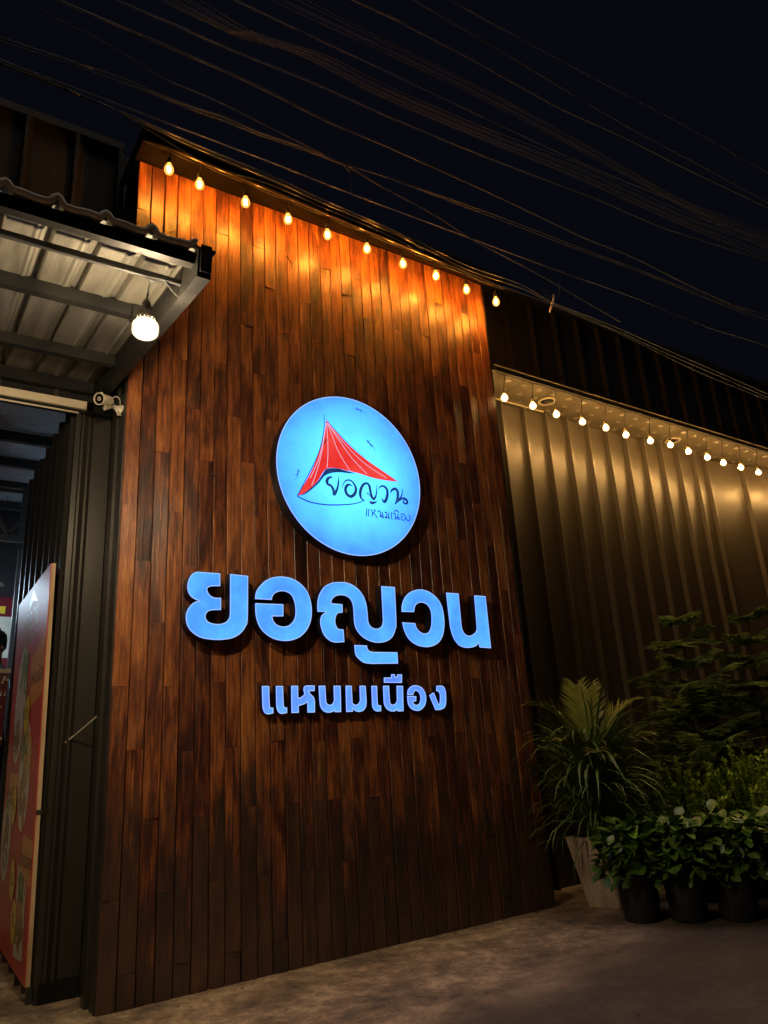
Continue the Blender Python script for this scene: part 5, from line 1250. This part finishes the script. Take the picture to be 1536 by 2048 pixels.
# small-leaved yellow-green hedge plants behind the pots
def small_bush(x, y, rad, h, label, seed, n=1500):
    rg = random.Random(seed); t = thing('bush', label, 'bush', (x, y, 0), group='small-leaved bushes behind the pots')
    MB().lathe([(.14, 0), (.17, .30)], n=18).build('pot', M['pot'], t, local=True)
    st = MB(); lf = MB()
    for i in range(46):
        a = rg.uniform(0, 2 * PI); r = math.sqrt(rg.random()) * rad; e = Vector((r * cos(a), r * sin(a), .30 + h * rg.uniform(.6, 1.0) * (1 - .25 * (r / rad) ** 2)))
        b_ = Vector((r * .3 * cos(a), r * .3 * sin(a), .28)); st.tube([b_, e], [.006, .002], 4)
        for k in range(n // 46):
            u = rg.uniform(.35, 1.0); p = b_.lerp(e, u); an = rg.uniform(0, 2 * PI); el = rg.uniform(.1, 1.2)
            d = Vector((cos(an) * cos(el), sin(an) * cos(el), sin(el))); s_ = d.cross(Vector((0, 0, 1))); s_ = s_.normalized() * .013 if s_.length > .01 else Vector((.013, 0, 0))
            ll = rg.uniform(.04, .065)
            lf.add([p, p + d * ll * .5 + s_, p + d * ll, p + d * ll * .5 - s_], [(0, 1, 2, 3)])
    st.build('stem', M['bark'], t, local=True)
    tag(lf.build('foliage', M['leaf_small'], t, local=True), kind='stuff')
small_bush(6.30, -.82, .42, .98, 'yellow-green small-leaved bush behind the left pots', 3, 7000)
small_bush(6.72, -1.10, .42, 1.0, 'yellow-green small-leaved bush in the middle behind the pots', 4, 7000)
small_bush(7.15, -1.38, .44, 1.02, 'yellow-green small-leaved bush at the right edge behind the pots', 5, 7000)

# litter at the foot of the wall and round the pots
mb = MB(); rg = random.Random(77)
for i in range(46):
    if i < 26: x = rg.uniform(1.4, 5.1); y = -.03 - abs(rg.gauss(0, .10))
    else: x = rg.uniform(4.9, 6.4); y = -.9 - (x - 5.3) * .7 + rg.uniform(-.35, .1)
    a = rg.uniform(0, 6.28); L_ = rg.uniform(.02, .05); w = L_ * .28; up = L_ * rg.uniform(.1, .4)
    c, s = cos(a), sin(a)
    q = [(0, 0, .004), (L_ * .5, w, .006 + up), (L_, 0, .004 + up * .3), (L_ * .5, -w, .005)]
    mb.add([(x + u * c - v * s, y + u * s + v * c, z) for u, v, z in q], [(0, 1, 2), (0, 2, 3)])
tag(mb.build('leaf_litter', M['dry_leaf']), 'dry fallen leaves along the foot of the wall', kind='stuff')

# small conifers
def conifer(x, y, h, label, seed, lean=0):
    rg = random.Random(seed); t = thing('conifer', label, 'tree', (x, y, 0), group='small conifers against the metal wall')
    MB().lathe([(.15, 0), (.18, .30)], n=18).build('pot', M['pot'], t, local=True)
    tr = [(lean * u * u + .02 * sin(u * 7), .0, u * h) for u in [i / 10 for i in range(11)]]
    MB().tube(tr, [.028 * (1 - .85 * i / 10) + .003 for i in range(11)], 7).build('trunk', M['bark'], t, smooth=True, local=True)
    lv = 9
    for k in range(lv):
        u = .24 + .75 * k / (lv - 1); zc = u * h; L_ = (1.05 * (1 - u) + .20) * rg.uniform(.9, 1.1); nb = 6
        for j_ in range(nb):
            az = 2 * PI * j_ / nb + k * .7 + rg.uniform(-.15, .15); mb = MB(); n = 9
            pts = []; a = rg.uniform(-.05, .55); L2 = L_ * rg.uniform(.75, 1.15); px_, pz_ = 0, 0
            for i in range(n + 1):
                pts.append(Vector((px_, 0, pz_))); px_ += cos(a) * L2 / n; pz_ += sin(a) * L2 / n; a += .02 - .13 * (i / n)
            mb.tube(pts, [.008 * (1 - .7 * i / n) for i in range(n + 1)], 4)
            for i in range(1, n + 1):
                for sd in (-1, 1):
                    for q_ in (0, .5):
                        f = min(i - 1 + q_ + .3, n - .01); ii = int(f); p = pts[ii].lerp(pts[ii + 1], f - ii)
                        ll = .27 * (1 - .55 * f / n) * rg.uniform(.8, 1.15) * min(1, L_ / .5 + .3)
                        d = Vector((.62, sd * .75, rg.uniform(-.25, .12))).normalized()
                        e = p + d * ll; w_ = Vector((0, 0, .010)); w2 = Vector((d.y, -d.x, 0)) * .015
                        mb.add([p - w_, e - w_ * .3, e + w_ * .3, p + w_], [(0, 1, 2, 3)]); mb.add([p - w2, e - w2 * .3, e + w2 * .3, p + w2], [(0, 1, 2, 3)])
                        m_ = p + d * ll * .55
                        for s2 in (-1, 1):
                            e2 = m_ + (d + Vector((-d.y, d.x, 0)) * s2 * .8 + Vector((0, 0, .15))).normalized() * ll * .33
                            mb.add([m_ - w_ * .6, e2, m_ + w_ * .6], [(0, 1, 2)]); mb.add([m_ - w2 * .5, e2, m_ + w2 * .5], [(0, 1, 2)])
            o = mb.build('branch', M['needle'], t, local=True); o.location = Vector((lean * u * u, 0, zc + rg.uniform(-.09, .09) * (1 - u * .6))) * K; o.rotation_euler = (rg.uniform(-.25, .25), 0, az)
conifer(7.15, -.42, 2.62, 'slender dark conifer with flat tiered branches, the left one against the wall', 3)
conifer(8.05, -.62, 2.66, 'slender dark conifer with flat tiered branches, the right one against the wall', 4, .1)
conifer(7.75, .05, 1.95, 'shorter conifer half hidden between the two taller ones', 5)

# ---------------------------------------------------------------- overhead cables
def cable(key, label, r, mat='cable', group=None, ext=True):
    y, pts = CABLES[key]
    P_ = [Vector((p[0], y, p[1])) for p in pts]
    if ext:
        d0 = (P_[0] - P_[1]).normalized(); d1 = (P_[-1] - P_[-2]).normalized()
        P_ = [P_[0] + d0 * 6 - Vector((0, 0, 0))] + P_ + [P_[-1] + d1 * 8]
    Q = []
    n = len(P_)
    for i in range(n - 1):
        p0 = P_[max(i - 1, 0)]; p1 = P_[i]; p2 = P_[i + 1]; p3 = P_[min(i + 2, n - 1)]
        for k in range(4):
            u = k / 4; Q.append(.5 * ((2 * p1) + (-p0 + p2) * u + (2 * p0 - 5 * p1 + 4 * p2 - p3) * u * u + (-p0 + 3 * p1 - 3 * p2 + p3) * u**3))
    Q.append(P_[-1])
    o = MB().tube(Q, r, 5).build('overhead_cable', M[mat], smooth=True, origin=P_[0])
    tag(o, label, 'cable', group)
cable('c1', 'thick pale overhead cable crossing from the upper left, dipping to the mid right', 0.0083)
cable('c2', 'single overhead cable just above the thick pale one', 0.0056)
cable('c4', 'lone overhead cable between the two dense bunches', 0.0045)
cable('c6', 'brighter single overhead cable across the upper right sky', 0.0064)
cable('c7', 'overhead cable running close above the brighter one in the upper right', 0.0045)
cable('c8', 'uppermost faint overhead cable near the top right corner', 0.0037)
cable('c9', 'thin short overhead cable between the thick one and the knot', .004, ext=False)
cable('c10', 'upper strand of the twin cables meeting at the knot over the eave', 0.0064)
cable('c10b', 'lower strand of the twin cables meeting at the knot over the eave', 0.0049)
cable('c11', 'pale thin cable passing just above the eave bundle', 0.0053, 'bare_cable')
cable('c12', 'cable slanting down from the knot towards the eave bundle', .0055, ext=False)
cable('c13', 'main strand of the cable bundle lying along the eave', 0.0081)
cable('c13b', 'second strand of the cable bundle lying along the eave', 0.0056, 'bare_cable')
cable('c14', 'lowest thin strand of the bundle along the eave', 0.0060)
for i in range(7): cable('n%d' % i, '%s thin wire counted from the bottom of the dense lower bunch overhead' % ordinal(i), .0024, group='dense lower bunch of wires')
for i in range(5): cable('m%d' % i, '%s thin wire counted from the bottom of the sparse upper bunch overhead' % ordinal(i), .0023, group='sparse upper bunch of wires')
# knot and dangling ties
o = tag(MB().tube([(2.79, -1.0, 6.44), (2.80, -1.0, 6.30), (2.815, -1.0, 6.08)], .004, 4).tube([(2.75, -1.0, 6.38), (2.79, -1.01, 6.42), (2.83, -1.0, 6.37), (2.79, -.99, 6.36), (2.75, -1.0, 6.39)], .006, 5).build('cable_knot', M['cable'], origin=(2.79, -1, 6.4)), 'knot of thin wire with a hanging tail where two cables cross', 'knot')
o = thing('cable_tie', 'loose white plastic strip dangling from the eave cable bundle', 'cable tie', (5.7, -.56, 6.2))
MB().tube([(5.74, -.57, 6.26), (5.70, -.58, 6.16), (5.63, -.58, 6.02), (5.615, -.58, 5.99)], [.008, .012, .012, .006], 5).build('strip', M['white_paint'], o)
for a, b in (((5.5, -.56, 6.21), (5.78, -.57, 6.24)), ((5.56, -.56, 6.28), (5.74, -.57, 6.19)), ((5.6, -.57, 6.12), (5.72, -.57, 6.25)), ((5.80, -.57, 6.22), (5.86, -.56, 6.46)), ((5.52, -.57, 6.16), (5.7, -.57, 6.22))):
    MB().tube([a, ((a[0] + b[0]) / 2, -.59, (a[2] + b[2]) / 2 + .01), b], .004, 4).build('wire_end', M['cable'], o)
o = thing('cable_tie', 'loop of wire wound round the bundle near the middle of the eave', 'cable tie', (3.75, -.57, 6.2))
MB().tube([(3.62, -.57, 6.30), (3.68, -.59, 6.25), (3.76, -.55, 6.30), (3.82, -.59, 6.20), (3.90, -.57, 6.21)], .007, 5).build('loop', M['cable'], o)
